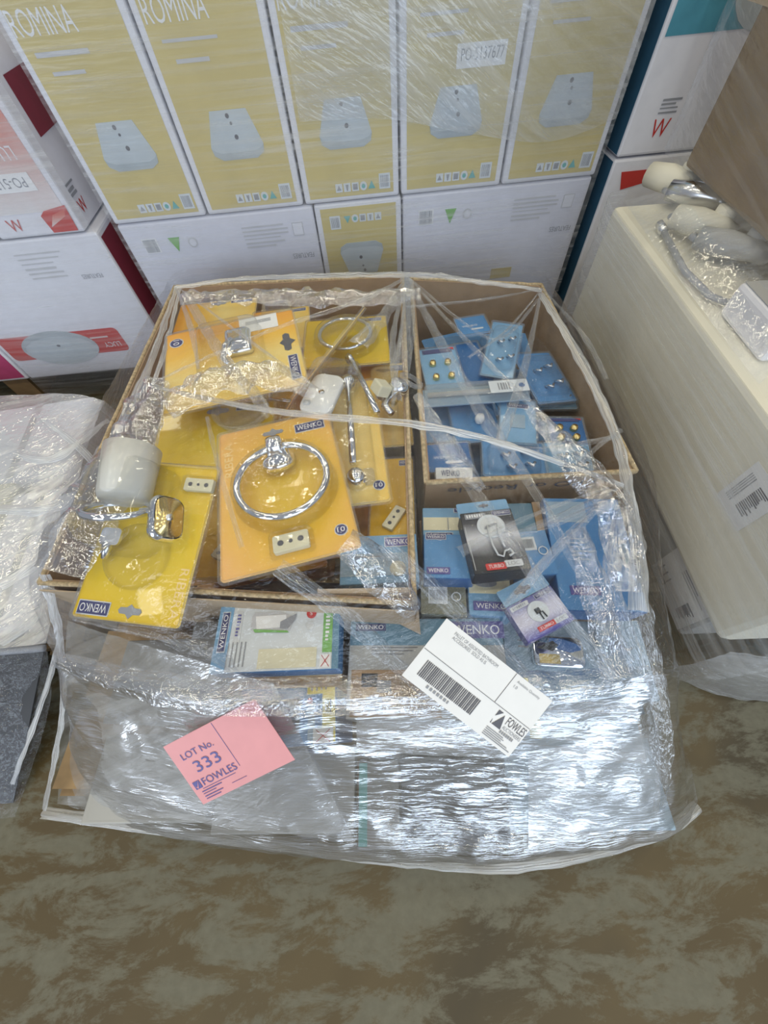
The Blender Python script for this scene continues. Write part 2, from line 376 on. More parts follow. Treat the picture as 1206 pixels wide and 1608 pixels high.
# ================================================================== CARTON WALL BEHIND
YW = 1.25; ZT = .546
def carton(label, x0, x1, y0, y1, z0, z1, mat='white', group=None, bevel=.006):
    """carton standing straight, its front face at y0; returns the thing with origin at the front face centre, x right, y up, z towards the camera"""
    mtx = Matrix(((1, 0, 0, (x0 + x1) / 2), (0, 0, -1, y0), (0, 1, 0, (z0 + z1) / 2), (0, 0, 0, 1)))
    t = thing('basin_carton', label, 'carton', mtx, group)
    w, h, d = x1 - x0, z1 - z0, y1 - y0
    MB().box(-w / 2, w / 2, -h / 2, h / 2, -d, 0).build('carton_body', M[mat], t, bevel=bevel)
    return t, w, h, d
pallet('wooden pallet under the yellow-printed carton wall', .01, YW + .6, 1.28, 1.15, 0)
pallet('wooden pallet under the red-printed cartons at left', -1.33, YW + .58, 1.2, 1.1, 0)
pallet('wooden pallet under the blue-sided cartons at far right', 1.3, YW + .58, 1.2, 1.1, 0)

def basin_pic(parent, x, y, s, z, flip=1, mat='basin_lit'):
    outline = [(-.040, .052), (.040, .052), (.061, -.022), (.058, -.040), (.04, -.052), (-.04, -.052), (-.058, -.04), (-.061, -.022)]
    q = poly(parent, 'basin_picture', M[mat], [(x + flip * a * s, y + flip * b * s * .80) for a, b in outline], z)
    rim = [(-.061, -.022), (-.058, -.04), (-.04, -.052), (.04, -.052), (.058, -.040), (.061, -.022), (.054, -.030), (.038, -.036), (-.038, -.036), (-.054, -.030)]
    poly(q, 'basin_rim', M['basin'], [(x + flip * a * s, y + flip * b * s * .80) for a, b in rim], z + .0008, .0004)
    for (a, b, r) in ((-.004, .045, .0042), (.0, .028, .0028), (.004, -.004, .0045)):
        poly(q, 'drain_hole', M['dot'], disc(r * s, x + flip * a * s, y + flip * b * s * .72, 12), z + .0008, .0004)
def icon_row(parent, x, y, z, flip=1, step=.0215):
    for k in range(5):
        i = k - 2.5; cxx = x + flip * i * step
        mtn = 'icon' if k < 3 else 'teal'
        if k == 4: o = poly(parent, 'icon', M['teal'], [(cxx - .009, y - flip * .007), (cxx + .009 , y - flip * .007), (cxx, y + flip * .01)][::flip], z)
        elif k == 3:
            o = poly(parent, 'icon', M['icon'], disc(.0095, cxx, y, 16), z); poly(o, 'icon_mark', M['teal'], disc(.005, cxx, y, 12), z + .0008, .0003)
        else:
            o = plate(parent, 'icon', M['icon'], cxx, y, .018, .018, z)
            mk = [[(-.006, -.005), (.006, -.005), (0, .006)], [(-.0015, -.007), (.0015, -.007), (.004, .006), (-.004, .006)], [(-.006, -.006), (.006, -.006), (.006, .006), (-.006, .006)]][k]
            poly(o, 'icon_mark', M['greyprint'], [(cxx + a, y + b) for a, b in mk], z + .0008, .0003)
    bx = x + flip * (3.1 * step); o = plate(parent, 'barcode_panel', M['icon'], bx, y + flip * .006, .029, .032, z)
    bars(o, 'barcode', M['greyprint'], bx, y + flip * .006, .022, .024, z + .0008, 9, seed=4, fill=.5)
edges = [-.643, -.390, -.127, .1315, .403, .660]
ords = ['leftmost', 'second from the left', 'middle', 'fourth from the left', 'rightmost']
for k in range(5):
    t, w, h, d = carton('yellow-printed basin carton, %s of five in the upper row of the wall' % ords[k], edges[k] + .003, edges[k + 1] - .003, YW, YW + .5, ZT, ZT + .415,
                        group=None)
    pn = plate(t, 'print_panel', M['gold'], 0, 0.0, w - .030, h - .022, .0004, .0008)
    basin_pic(pn, .0, -.058, 1.03, .0014)
    icon_row(pn, .022, -.178, .0014)
    text(pn, 'ROMINA', M['ltext'], -.045, .128, .125, .034, .0018)
    bars(pn, 'small_print', M['paleprint'], -.03, .085, .12, .012, .0014, 1, False, seed=k, fill=.5)
    bars(pn, 'small_print', M['paleprint'], -.03, .058, .09, .012, .0014, 1, False, seed=k + 9, fill=.5)
    if k == 3:
        s_ = plate(t, 'order_sticker', M['label'], .045, .028, .108, .036, .0016)
        text(s_, 'PO-5137677', M['greyprint'], .047, .03, .094, .018, .0028)
def feature_side(t, w, h):
    o = plate(t, 'barcode_panel', M['label'], -w / 2 + .065, h / 2 - .055, .042, .036, .0004)
    bars(o, 'barcode', M['greyprint'], -w / 2 + .065, h / 2 - .055, .036, .032, .0013, 10, seed=3, fill=.6)
    poly(t, 'recycling_mark', M['green'], [(-w / 2 + .118, h / 2 - .04), (-w / 2 + .134, h / 2 - .075), (-w / 2 + .150, h / 2 - .04)], .0004)
    o = poly(t, 'green_dot_mark', M['paleprint'], disc(.013, -w / 2 + .182, h / 2 - .056, 20), .0004)
    poly(o, 'mark_centre', M['white'], disc(.009, -w / 2 + .182, h / 2 - .056, 16), .0013, .0003)
    bars(t, 'small_print', M['paleprint'], w / 2 - .14, h / 2 - .062, .13, .058, .0006, 6, False, seed=5, fill=.38)
    text(t, 'FEATURES', M['greyprint'], w / 2 - .05, h / 2 - .118, .062, .013, .0008, 180)
    o = plate(t, 'outline_drawing', M['paleprint'], w / 2 - .05, h / 2 - .05, .030, .032, .0004)
    plate(o, 'drawing_inside', M['white'], w / 2 - .05, h / 2 - .05, .026, .028, .0013, .0003)
t, w, h, d = carton('white carton side printed FEATURES upside down, lower row, left of the yellow one', -.640, -.108, YW + .002, YW + .3, PZ, ZT - .003, 'white_side'); feature_side(t, w, h)
t, w, h, d = carton('white carton side printed FEATURES upside down, lower row, right of the yellow one', .139, .655, YW + .002, YW + .3, PZ, ZT - .003, 'white_side'); feature_side(t, w, h)
plate(t, 'print_patch', M['gold'], .055, -.012, .065, .03, .0006)
t, w, h, d = carton('yellow-printed basin carton standing upside down in the middle of the lower row', -.104, .134, YW + .002, YW + .5, PZ, ZT - .003)
pn = plate(t, 'print_panel', M['gold'], 0, 0, w - .030, h - .022, .0004, .0008)
basin_pic(pn, 0, .075, 1.05, .0014, -1); icon_row(pn, 0, .178, .0014, -1)
text(pn, 'ROMINA', M['ltext'], .03, -.128, .125, .034, .0018, 180)

# left stack: red printed cartons
t, w, h, d = carton('red-printed white carton with upside-down order sticker, upper row at far left', -.955, -.726, YW, YW + .52, ZT - .008, ZT + .40)
pn = plate(t, 'print_panel', M['redfade'], 0, .02, w - .03, h - .065, .0004, .0008)
text(pn, 'LUCY', M['ltext'], .030, -.037, .075, .026, .0018, 180)
bars(pn, 'small_print', M['paleprint'], .03, .02, .1, .03, .0014, 2, False, seed=2, fill=.4)
s_ = plate(t, 'order_sticker', M['label'], .002, -.090, .13, .036, .0016); text(s_, 'PO-5137', M['greyprint'], .006, -.09, .09, .02, .0028, 180)
fg = poly(t, 'corner_swoosh', M['red'], [(.035, -.198), (.10, -.198), (.105, -.142), (.045, -.150), (.03, -.160)], .0016)
poly(fg, 'swoosh_highlight', M['redfade'], [(.04, -.185), (.09, -.165), (.10, -.15), (.06, -.16)], .0025, .0003)
text(t, 'W', M['red'], -.05, -.175, .036, .026, .0018); bars(t, 'small_print', M['greyprint'], -.06, -.14, .06, .02, .0006, 3, False, fill=.4)
# its shaded right side (faces the gap): red block, grey basin, logo
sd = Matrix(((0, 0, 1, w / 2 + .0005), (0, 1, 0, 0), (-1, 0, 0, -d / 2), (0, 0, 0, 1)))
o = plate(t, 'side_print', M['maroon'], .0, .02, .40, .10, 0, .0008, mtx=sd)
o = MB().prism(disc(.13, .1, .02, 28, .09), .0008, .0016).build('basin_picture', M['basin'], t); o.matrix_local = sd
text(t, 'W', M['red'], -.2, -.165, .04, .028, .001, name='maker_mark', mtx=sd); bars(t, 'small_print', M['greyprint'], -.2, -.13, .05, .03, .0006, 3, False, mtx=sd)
t, w, h, d = carton('white carton with red banner and round basin picture upside down, lower left', -1.238, -.70, YW, YW + .5, PZ, ZT - .012)
sd = Matrix(((0, 0, 1, w / 2 + .0005), (0, 1, 0, 0), (-1, 0, 0, -d / 2), (0, 0, 0, 1)))
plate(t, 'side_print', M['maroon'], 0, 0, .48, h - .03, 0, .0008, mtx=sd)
text(t, 'FEATURES', M['greyprint'], w / 2 - .085, h / 2 - .105, .06, .012, .0008, 180); bars(t, 'small_print', M['paleprint'], w / 2 - .19, h / 2 - .07, .13, .075, .0006, 6, False, seed=8, fill=.35)
bn = plate(t, 'banner', M['red'], -.055, -.095, .40, .085, .0004, .0008, r=.014)
text(bn, 'LUCY', M['ltext'], .10, -.110, .055, .018, .0016, 180); bars(bn, 'small_print', M['redfade'], .085, -.078, .085, .03, .0013, 2, False, fill=.3)
bs = poly(bn, 'basin_picture', M['basin_lit'], disc(.125, -.075, -.105, 36, .062), .0014, .001); poly(bs, 'drain_hole', M['dot'], disc(.006, -.075, -.095, 12, .004), .0026, .0003)
poly(bs, 'basin_rim', M['basin'], [(-.075 + .125 * math.cos(a), -.105 + .062 * math.sin(a)) for a in [math.pi * k / 14 for k in range(15)]] + [(-.075 + .115 * math.cos(a), -.107 + .045 * math.sin(a)) for a in [math.pi * k / 14 for k in range(14, -1, -1)]], .0025, .0004)
t, w, h, d = carton('magenta-printed carton at the far left edge beside the red-banner carton', -1.5, -1.244, YW, YW + .5, PZ, ZT - .012)
pn = plate(t, 'print_panel', M['magenta'], 0, 0, w - .02, h - .02, .0004); basin_pic(pn, .02, .03, 1, .0014)
t, w, h, d = carton('white carton behind the film at the far left, beside the red-faded one', -1.22, -.961, YW, YW + .5, ZT - .008, ZT + .40)
plate(t, 'print_panel', M['redfade'], 0, .02, w - .03, h - .065, .0004)

# right stack: blue sided cartons
t, w, h, d = carton('white and blue carton beyond the wall, upper one at right', .702, .96, YW, YW + .5, .578, .99)
sd = Matrix(((0, 0, -1, -w / 2 - .0005), (0, 1, 0, 0), (1, 0, 0, -d / 2), (0, 0, 0, 1)))
plate(t, 'side_print', M['blueside'], 0, 0, .49, h - .01, 0, .0008, mtx=sd)
pn = plate(t, 'print_panel', M['tealprint'], .0, .095, w - .02, .20, .0004); poly(pn, 'basin_picture', M['basin'], disc(.10, .08, .12, 30, .13), .0014)
text(t, 'W', M['red'], -.045, -.155, .042, .034, .0012); bars(t, 'small_print', M['greyprint'], -.04, -.118, .05, .03, .0006, 4, False, seed=6, fill=.45)
t, w, h, d = carton('white and blue carton with red printed patch, lower one at right', .700, .96, YW, YW + .5, PZ, .574)
sd = Matrix(((0, 0, -1, -w / 2 - .0005), (0, 1, 0, 0), (1, 0, 0, -d / 2), (0, 0, 0, 1)))
plate(t, 'side_print', M['blueside'], 0, 0, .49, h - .01, 0, .0008, mtx=sd)
poly(t, 'corner_swoosh', M['red'], [(-.10, .205), (-.03, .205), (-.03, .175), (-.085, .165)], .0006)

# ================================================================== STRETCH FILM GRID
def catmull(P, t):
    n_ = len(P) - 1; x = min(max(t * n_, 0), n_ - 1e-9); i = int(x); f = x - i
    p0, p1, p2, p3 = P[max(i - 1, 0)], P[i], P[i + 1], P[min(i + 2, n_)]
    return .5 * ((2 * p1) + (p2 - p0) * f + (2 * p0 - 5 * p1 + 4 * p2 - p3) * f * f + (3 * p1 - p0 - 3 * p2 + p3) * f ** 3)
def sheet(name, mat, rows, nu, nv, parent=None, amp=.004, freq=18, fine=.0015, seed=0, uvs=(1, 1), rot_uv=0):
    """draped film through control points rows[r][c]"""
    rows = [[Vector(p) for p in r] for r in rows]; G = []
    for j in range(nv + 1):
        col = [catmull([rows[r][c] for r in range(len(rows))], j / nv) for c in range(len(rows[0]))]
        G.append([catmull(col, i / nu) for i in range(nu + 1)])
    vs = []; uv = []
    Lu = sum((G[nv // 2][i + 1] - G[nv // 2][i]).length for i in range(nu)); Lv = sum((G[j + 1][nu // 2] - G[j][nu // 2]).length for j in range(nv))
    for j in range(nv + 1):
        for i in range(nu + 1):
            p = G[j][i]; du = G[j][min(i + 1, nu)] - G[j][max(i - 1, 0)]; dv = G[min(j + 1, nv)][i] - G[max(j - 1, 0)][i]
            nn = du.cross(dv)
            if nn.length > 1e-9: nn.normalize()
            q = p * freq + Vector((seed, 0, 0)); dsp = amp * (abs(noise.noise(q)) - .2) + fine * noise.noise(q * 4.1)
            vs.append(p + nn * dsp); a, b = i / nu * Lu * uvs[0], j / nv * Lv * uvs[1]
            if rot_uv: a, b = a * math.cos(rot_uv) - b * math.sin(rot_uv), a * math.sin(rot_uv) + b * math.cos(rot_uv)
            uv.append((a, b))
    fs = [(j * (nu + 1) + i, j * (nu + 1) + i + 1, (j + 1) * (nu + 1) + i + 1, (j + 1) * (nu + 1) + i) for j in range(nv) for i in range(nu)]
    b = MB(); b.add(vs, fs, 0, True); o = b.build(name, mat, parent)
    L = o.data.uv_layers.new(name='UVMap')
    for pl in o.data.polygons:
        for li, vi in zip(pl.loop_indices, pl.vertices): L.data[li].uv = uv[vi]
    return o
def ribbon(name, mat, pts, widths, parent=None, up=(0, 0, 1), n_=60, seed=0, crown=.25):
    """gathered strip of film along a path"""
    P = [Vector(p) for p in pts]; up = Vector(up); vs = []; uv = []; dist = 0; prev = None; K = 6
    for j in range(n_ + 1):
        f = j / n_; p = catmull(P, f); q = catmull(P, min(f + .01, 1)) - catmull(P, max(f - .01, 0)); q.normalize()
        sd_ = q.cross(up).normalized(); nn = sd_.cross(q).normalized()
        x = f * (len(widths) - 1); i = min(int(x), len(widths) - 2); w = widths[i] + (widths[i + 1] - widths[i]) * (x - i)
        if prev is not None: dist += (p - prev).length
        prev = p; w *= 1 + .25 * noise.noise(Vector((dist * 25, seed, 0)))
        for k in range(K + 1):
            a = k / K - .5; hz_ = crown * w * (.25 - a * a) * 4 + .25 * w * noise.noise(Vector((dist * 30, k * .9, seed)))
            vs.append(p + sd_ * (a * w) + nn * hz_); uv.append((dist, k / K * .04 + seed * .1))
    fs = [(j * (K + 1) + k, j * (K + 1) + k + 1, (j + 1) * (K + 1) + k + 1, (j + 1) * (K + 1) + k) for j in range(n_) for k in range(K)]
    b = MB(); b.add(vs, fs, 0, True); o = b.build(name, mat, parent); L = o.data.uv_layers.new(name='UVMap')
    for pl in o.data.polygons:
        for li, vi in zip(pl.loop_indices, pl.vertices): L.data[li].uv = uv[vi]
    return o
def wall_film(label, x0, x1, y, z0, z1, seed, mat='filmwall'):
    t = thing('stretch_film', label, 'stretch wrap', (0, 0, 0))
    sheet('film_sheet', M[mat], [[(x0, y + .006, z), (x0 + (x1 - x0) * .33, y - .006, z), (x0 + (x1 - x0) * .66, y - .006, z), (x1, y + .006, z)] for z in (z0, z0 + (z1 - z0) * .5, z1)], 60, 40, t, .002, 8, .0008, seed)
    return t
WF = wall_film('clear stretch wrap pulled across the yellow-printed carton wall', -.646, .664, YW - .008, .02, .962, 3)
sheet('overlap_haze_sheet', M['filmover'], [[(x, YW - .018, z + dz) for x, dz in ((-.10, .05), (.10, .04), (.30, .0), (.50, -.03), (.655, .0))] for z in (.66, .74, .82, .90)], 60, 30, WF, .003, 8, .001, 21, rot_uv=.5)
wall_film('clear stretch wrap around the red-printed cartons at far left', -1.235, -.70, YW - .014, .03, .94, 5)
# ================================================================== MAIN PALLET
pallet('wooden pallet beneath the film-wrapped bathroom accessories', -.08, .49, 1.16, 1.16, -5, h=PZ)
def wall_between(a, b, th, z0, z1a, z1b, side):
    """corner points of a board standing between floor points a and b, thickened to one side"""
    a = Vector((a[0], a[1], 0)); b = Vector((b[0], b[1], 0)); d = (b - a).normalized(); nrm = Vector((-d.y, d.x, 0)) * th * side
    q = [a, b, b + nrm, a + nrm]; zz = [z1a, z1b, z1b, z1a]
    return [p_ + Vector((0, 0, z0)) for p_ in q], [p_ + Vector((0, 0, z)) for p_, z in zip(q, zz)]
def open_carton(label, cor, zs, z0, th=.007):
    """open topped corrugated carton: corners back-left, back-right, front-right, front-left"""
    t = thing('open_carton', label, 'carton', (sum(c[0] for c in cor) / 4, sum(c[1] for c in cor) / 4, z0))
    inv = t.matrix_world.inverted()
    def pl(*ps): return [inv @ Vector(q) for q in ps]
    names = ['back_wall', 'right_wall', 'front_wall', 'left_wall']
    for k in range(4):
        a, b = cor[k], cor[(k + 1) % 4]
        lo, hi = wall_between(a, b, th, z0, zs[k], zs[(k + 1) % 4], -1)
        o = MB().hexa(pl(*lo), pl(*hi)).build(names[k], M['cardboard'], t)
        e = MB().tube(pl(*[Vector((a[0], a[1], zs[k])).lerp(Vector((b[0], b[1], zs[(k + 1) % 4])), f / 20) + Vector((0, 0, .001 + .003 * noise.noise(Vector((f * 1.7, k, 0))))) for f in range(21)]), th * .62, 6).build('cut_edge', M['edge'], t)
    fl_ = MB().hexa(pl(*[(c[0], c[1], z0) for c in cor][::-1]), pl(*[(c[0], c[1], z0 + .006) for c in cor][::-1])).build('carton_floor', M['cardboard'], t)
    return t, inv
LC = [(-.50, 1.10), (.112, 1.03), (.030, .166), (-.555, .262)]
lct, linv = open_carton('open brown carton full of yellow blister cards', LC, [.45, .455, .45, .45], PZ)
RC = [(.132, 1.02), (.462, .965), (.440, .358), (.078, .376)]
rct, rinv = open_carton('open brown carton full of blue blister cards, printed lettering on its front', RC, [.45, .43, .445, .45], PZ)
# lettering on the right carton's front
d = (Vector((RC[2][0], RC[2][1], 0)) - Vector((RC[3][0], RC[3][1], 0))).normalized()
mt_ = Matrix((d, Vector((0, 0, 1)), d.cross(Vector((0, 0, 1))))).transposed().to_4x4(); mt_.translation = Vector((.262, .3665, .427)) + d.cross(Vector((0, 0, 1))) * .0025
tx = text(rct, 'to PO or Recycle', M['dot'], 0, 0, .29, .020, 0, 180); tx.matrix_local = rinv @ mt_
# torn flap of the left carton's front wall, and its pale outside
pts = [at(498, 925, .452), at(654, 922, .455), at(660, 990, .38), at(612, 966, .375), at(560, 948, .40)]
b = MB(); b.add([linv @ p_ for p_ in pts] + [linv @ (p_ - Vector((0, .006, .004))) for p_ in pts], [(0, 1, 2, 3, 4), (9, 8, 7, 6, 5)] + [(i, (i + 1) % 5, 5 + (i + 1) % 5, 5 + i) for i in range(5)])
b.build('torn_flap', M['cardboard_pale'], lct)
lo, hi = wall_between(LC[3], LC[2], .002, .30, .446, .446, -1)
MB().hexa([linv @ (v + Vector((0, -.009, 0))) for v in lo], [linv @ (v + Vector((0, -.009, 0))) for v in hi]).build('outer_face', M['cardboard_pale'], lct)

# ------------------------------------------------------------------ blister cards
def hang_hole(t, x, y, s, z, mat='greyprint'):
    pts = [(-.5, 0), (-.42, .12), (-.16, .13), (0, .3), (.16, .13), (.42, .12), (.5, 0), (.42, -.12), (.16, -.13), (0, -.26), (-.16, -.13), (-.42, -.12)]
    return poly(t, 'hang_hole', M[mat], [(x + a * s, y + b_ * s) for a, b_ in pts], z, .0005)
def bracket(t, x, y, w, h, z, rot=0):
    c, q = math.cos(math.radians(rot)), math.sin(math.radians(rot)); R = lambda pts: [(x + a * c - b_ * q, y + a * q + b_ * c) for a, b_ in pts]
    o = MB().prism(R(rrect(w, h, h * .12)), z, z + .009).build('fixing_bracket', M['cream'], t, bevel=.001)
    for k in (-1, 0, 1): MB().prism(R(disc(h * (.11 if k == 0 else .16), k * w * .28, 0, 12)), z + .009, z + .0096).build('screw_hole', M['dot'], o)
    return o
def dome(t, outline_fn, hgt, z, mat='clear', name='clear_blister'):
    """moulded clear bubble: outline shrinking as it rises"""
    rings = []
    for f, zz in ((1.06, 0), (1.02, .25), (1.0, .7), (.96, .92), (.88, 1.0)):
        rings.append([(a, b_, z + hgt * zz) for a, b_ in outline_fn(f)])
    return MB().loft(rings, 0, False, True, True).build(name, M[mat], t)
def card_base(label, cat, px, zs, mat, group=None, name='blister_card', shell=True, r=.006):
    mt_, w, h = frame(px, zs); t = thing(name, label, cat, mt_, group)
    MB().prism(rrect(w, h, r), 0, .0012).build('card', M[mat], t)
    if shell:
        b = MB(); W_, H_ = w + .007, h + .007
        o1, o2 = rrect(W_, H_, r * 1.3), rrect(w - .004, h - .004, r)
        b.loft([[(x, y, -.0025) for x, y in o1], [(x, y, .0035) for x, y in o1], [(x, y, .0035) for x, y in o2], [(x, y, .0016) for x, y in o2]], 0, False, False, True)
        b.build('clear_shell', M['clear2'], t)
    return t, w, h
def badge10(t, x, y, r, z):
    o = poly(t, 'guarantee_badge', M['silver'], disc(r, x, y, 24), z, .0006); poly(o, 'badge_field', M['navy'], disc(r * .86, x, y, 24), z + .0006, .0004)
    text(o, '10', M['ltext'], x, y, r * 1.15, r * .85, z + .0014)
def riberaname(t, x, y, L, hgt, z, rot): text(t, 'RIBERA', M['ytext'], x, y, L, hgt, z, rot, 'series_name')

# A: towel ring card in front
t, w, h = card_base('orange-yellow blister card holding a large chrome towel ring, face up on top', 'packaging', [(326, 674), (497, 667), (594, 857), (374, 903)], [.505, .505, .525, .52], 'tanfade', 'yellow blister cards on top of the pile')
wenko(t, w * .31, h * .40, w * .27, h * .075, .0014); riberaname(t, -w * .42, h * .27, h * .26, w * .07, .0016, 90); hang_hole(t, -w * .02, h * .415, w * .19, .0014)
badge10(t, w * .385, -h * .375, w * .05, .0014); bracket(t, w * .02, -h * .385, w * .26, h * .095, .0014)
rc = Vector((w * .03, -h * .03, .024)); RR = w * .35
MB().tube([rc + Vector((RR * math.cos(a), RR * 1.02 * math.sin(a), 0)) for a in [2 * math.pi * k / 64 for k in range(64)]], .0058, 12, closed=True).build('towel_ring', M['chrome'], t)
b = MB(); top = rc + Vector((-w * .02, RR, 0))
b.loft([[(x, y, zz) for x, y in rrect(ww, hh, min(ww, hh) * .3, top.x, top.y + dy)] for ww, hh, dy, zz in ((.052, .036, -.012, .003), (.05, .034, -.012, .012), (.034, .026, -.006, .02), (.026, .028, .0, .03), (.024, .026, .0, .038), (.012, .014, 0, .041))])
b.build('ring_mount', M['chrome'], t)
b = MB(); b.loft([[(top.x + a * .026 * f, top.y - .028 + bb * .016 * f, zz) for a, bb in disc(1, 0, 0, 20)] for f, zz in ((1, .012), (.98, .02), (.8, .026), (.4, .029))]); b.build('mount_cover', M['chrome'], t)
dome(t, lambda f: disc(w * .40 * f, rc.x, rc.y, 40), .034, .0016); dome(t, lambda f: rrect(w * .31 * f, h * .13 * f, .006, w * .02, -h * .385), .014, .0016)
CARD_A = t

# B: tumbler holder card, upside down at the left corner
t, w, h = card_base('yellow blister card with frosted tumbler and chrome holder, upside down over the left carton corner', 'packaging', [(287, 986), (101, 968), (205, 730), (343, 734)], [.46, .46, .515, .515], 'yellowfade', 'yellow blister cards on top of the pile')
wenko(t, w * .32, h * .44, w * .30, h * .085, .0014); riberaname(t, -w * .42, h * .31, h * .30, w * .08, .0016, 90); hang_hole(t, -w * .02, h * .435, w * .22, .0014)
bracket(t, -w * .36, -h * .37, w * .28, h * .085, .0014)
# frosted tumbler lying on its side, in a chrome ring, with the wall plate standing on edge beside it
Rm = Matrix.Translation((w * .17, -h * .19, .040)) @ Matrix.Rotation(math.radians(8), 4, 'Z') @ Matrix.Rotation(math.radians(90), 4, 'X')
MB().lathe([(.0, -.0), (.033, .0), (.036, .008), (.040, .085), (.038, .085), (.034, .01), (0, .006)], 28, 0, Rm).build('frosted_tumbler', M['frosted'], t)
b = MB(); ringc = Vector((w * .20, -h * .13, .040)); b.tube([ringc + Vector((.046 * math.cos(a), .022 * math.sin(a), .034 * math.sin(a))) for a in [2 * math.pi * k / 40 for k in range(40)]], .0055, 10, closed=True)
b.tube([ringc + Vector((-.038, 0, 0)), ringc + Vector((-.058, -.004, 0)), ringc + Vector((-.075, -.008, -.004))], [.006, .0055, .007], 10); b.build('tumbler_ring', M['chrome'], t)
Pm = Matrix.Translation((-w * .24, -h * .10, .036)) @ Matrix.Rotation(math.radians(12), 4, 'Z') @ Matrix.Rotation(math.radians(-62), 4, 'Y')
b = MB(); b.loft([[Pm @ Vector((x * f, y * f, zz)) for x, y in rrect(.048, .070, .016)] for f, zz in ((1, 0), (1, .007), (.9, .012))], 0, True, False); b.build('wall_plate', M['chrome'], t)
pi_ = MB().loft([[Pm @ Vector((x, y, .0125)) for x, y in rrect(.041, .060, .014)], [Pm @ Vector((x, y, .0105)) for x, y in rrect(.039, .058, .013)]], 0, True, True).build('plate_back', M['brass'], t)
MB().lathe([(0, .016), (.005, .016), (.006, .010)], 12, 0, Pm).build('plate_screw', M['satin'], t)
b = MB(); b.tube([(w * .30, h * .02, .012), (w * .30, h * .06, .018), (w * .32, h * .15, .012)], [.006, .008, .005], 10); b.build('chrome_arm', M['chrome'], t)
plate(t, 'foil_patch', M['satin'], w * .27, h * .02, .032, .026, .02, .004, .006)
dome(t, lambda f: rrect(w * .62 * f, h * .56 * f, .03, w * .17, -h * .17), .072, .0016); dome(t, lambda f: disc(w * .29 * f, w * .06, h * .11, 32), .012, .0016)
dome(t, lambda f: rrect(w * .32 * f, h * .11 * f, .005, -w * .36, -h * .37), .014, .0016)

# C: orange card turned sideways at the upper left
t, w, h = card_base('orange blister card lying sideways with a white price sticker, upper left of the pile', 'packaging', [(457, 502), (488, 592), (262, 664), (258, 515)], [.505, .50, .50, .50], 'orangefade', 'yellow blister cards on top of the pile')
wenko(t, w * .27, h * .43, w * .30, h * .075, .0014); hang_hole(t, -w * .06, h * .41, w * .24, .0014, 'dot')
st = plate(t, 'price_sticker', M['label'], -w * .40, h * .22, w * .20, h * .30, .0014); bars(st, 'small_print', M['greyprint'], -w * .42, h * .22, w * .05, h * .2, .0024, 4, True, seed=3, fill=.3)
b = MB(); b.loft([[(x, y, zz) for x, y in rrect(w * .30 * f, h * .20 * f, .008, -w * .15, h * .06)] for f, zz in ((1, .002), (1, .012), (.85, .02), (.5, .023))]); b.build('chrome_hook', M['chrome'], t)
b = MB(); b.tube([(-w * .12, h * .02, .022), (-w * .02, -h * .02, .028), (w * .08, -h * .05, .02), (w * .14, -h * .02, .014)], .006, 10); b.build('hook_arm', M['chrome'], t)
poly(t, 'fold_out_tab', M['ytext'], [(w * .22, h * .1), (w * .34, h * .1), (w * .34, h * .25), (w * .22, h * .25)], .0016, .0005)
dome(t, lambda f: rrect(w * .66 * f, h * .46 * f, .02, -w * .04, h * .0), .034, .0016); badge10(t, -w*.36, -h * .42, w * .06, .0014)

# E: orange card with long chrome rail
t, w, h = card_base('orange blister card with a long chrome rail, behind the towel ring card', 'packaging', [(447, 606), (588, 606), (613, 784), (486, 806)], [.455, .455, .462, .46], 'orangefade', 'yellow blister cards on top of the pile')
badge10(t, w * .40, -h * .385, w * .065, .0014)
b = MB(); b.tube([(w * .18, h * .42, .022), (w * .155, -h * .26, .022)], .0065, 12); b.build('chrome_rail', M['chrome'], t)
b = MB(); b.lathe([(0, .03), (.010, .03), (.016, .022), (.018, .008), (.018, .002)], 20, 0, Matrix.Translation((w * .17, -h * .345, 0))); b.build('rail_foot', M['chrome'], t)
MB().lathe([(0, .03), (.010, .03), (.016, .022), (.018, .008), (.018, .002)], 20, 0, Matrix.Translation((w * .17, h * .44, 0))).build('rail_foot', M['chrome'], t)
MB().prism(rrect(.022, .030, .007, w * .30, -h * .33), .0016, .012).build('plastic_clip', M['clear2'], t)
dome(t, lambda f: rrect(w * .42 * f, h * .94 * f, .012, w * .17, 0), .036, .0016); dome(t, lambda f: rrect(w * .36 * f, h * .62 * f, .012, -w * .24, h * .1), .026, .0016)

# D: card standing on edge with a chrome plate in its bubble
TLp, TRp = at(440, 648, .535), at(560, 497, .525); BLp, BRp = at(446, 650, .44), at(566, 500, .43)
X = (TRp - TLp).normalized(); Y = ((TLp - BLp) + (TRp - BRp)).normalized(); N = X.cross(Y).normalized(); Y = N.cross(X)
mt_ = Matrix((X, Y, N)).transposed().to_4x4(); mt_.translation = (TLp + TRp + BLp + BRp) / 4; w, h = (TRp - TLp).length, .09
t = thing('blister_card', 'blister card standing on edge with an oval white-chrome wall plate beside it', 'packaging', mt_, 'yellow blister cards on top of the pile')
MB().prism(rrect(w, h, .006), 0, .0014).build('card', M['orangefade'], t)
MB().loft([[(x, y, zz) for x, y in rrect(w + .006, h + .006, .008)] for zz in (-.004, .005)], 0, False, False, False).build('clear_shell', M['clear2'], t)
inv = mt_.inverted(); q, pw, ph = frame([(483, 588), (530, 590), (530, 645), (478, 645)], [.512, .512, .512, .512])
q = inv @ q @ Matrix.Rotation(math.radians(-14), 4, 'Z')
o = MB().loft([[q @ Vector((x * f, y * f, zz)) for x, y in rrect(pw * 1.02, ph * 1.08, pw * .3)] for f, zz in ((1, -.012), (1, -.003), (.96, 0))]).build('wall_plate', M['label'], t)
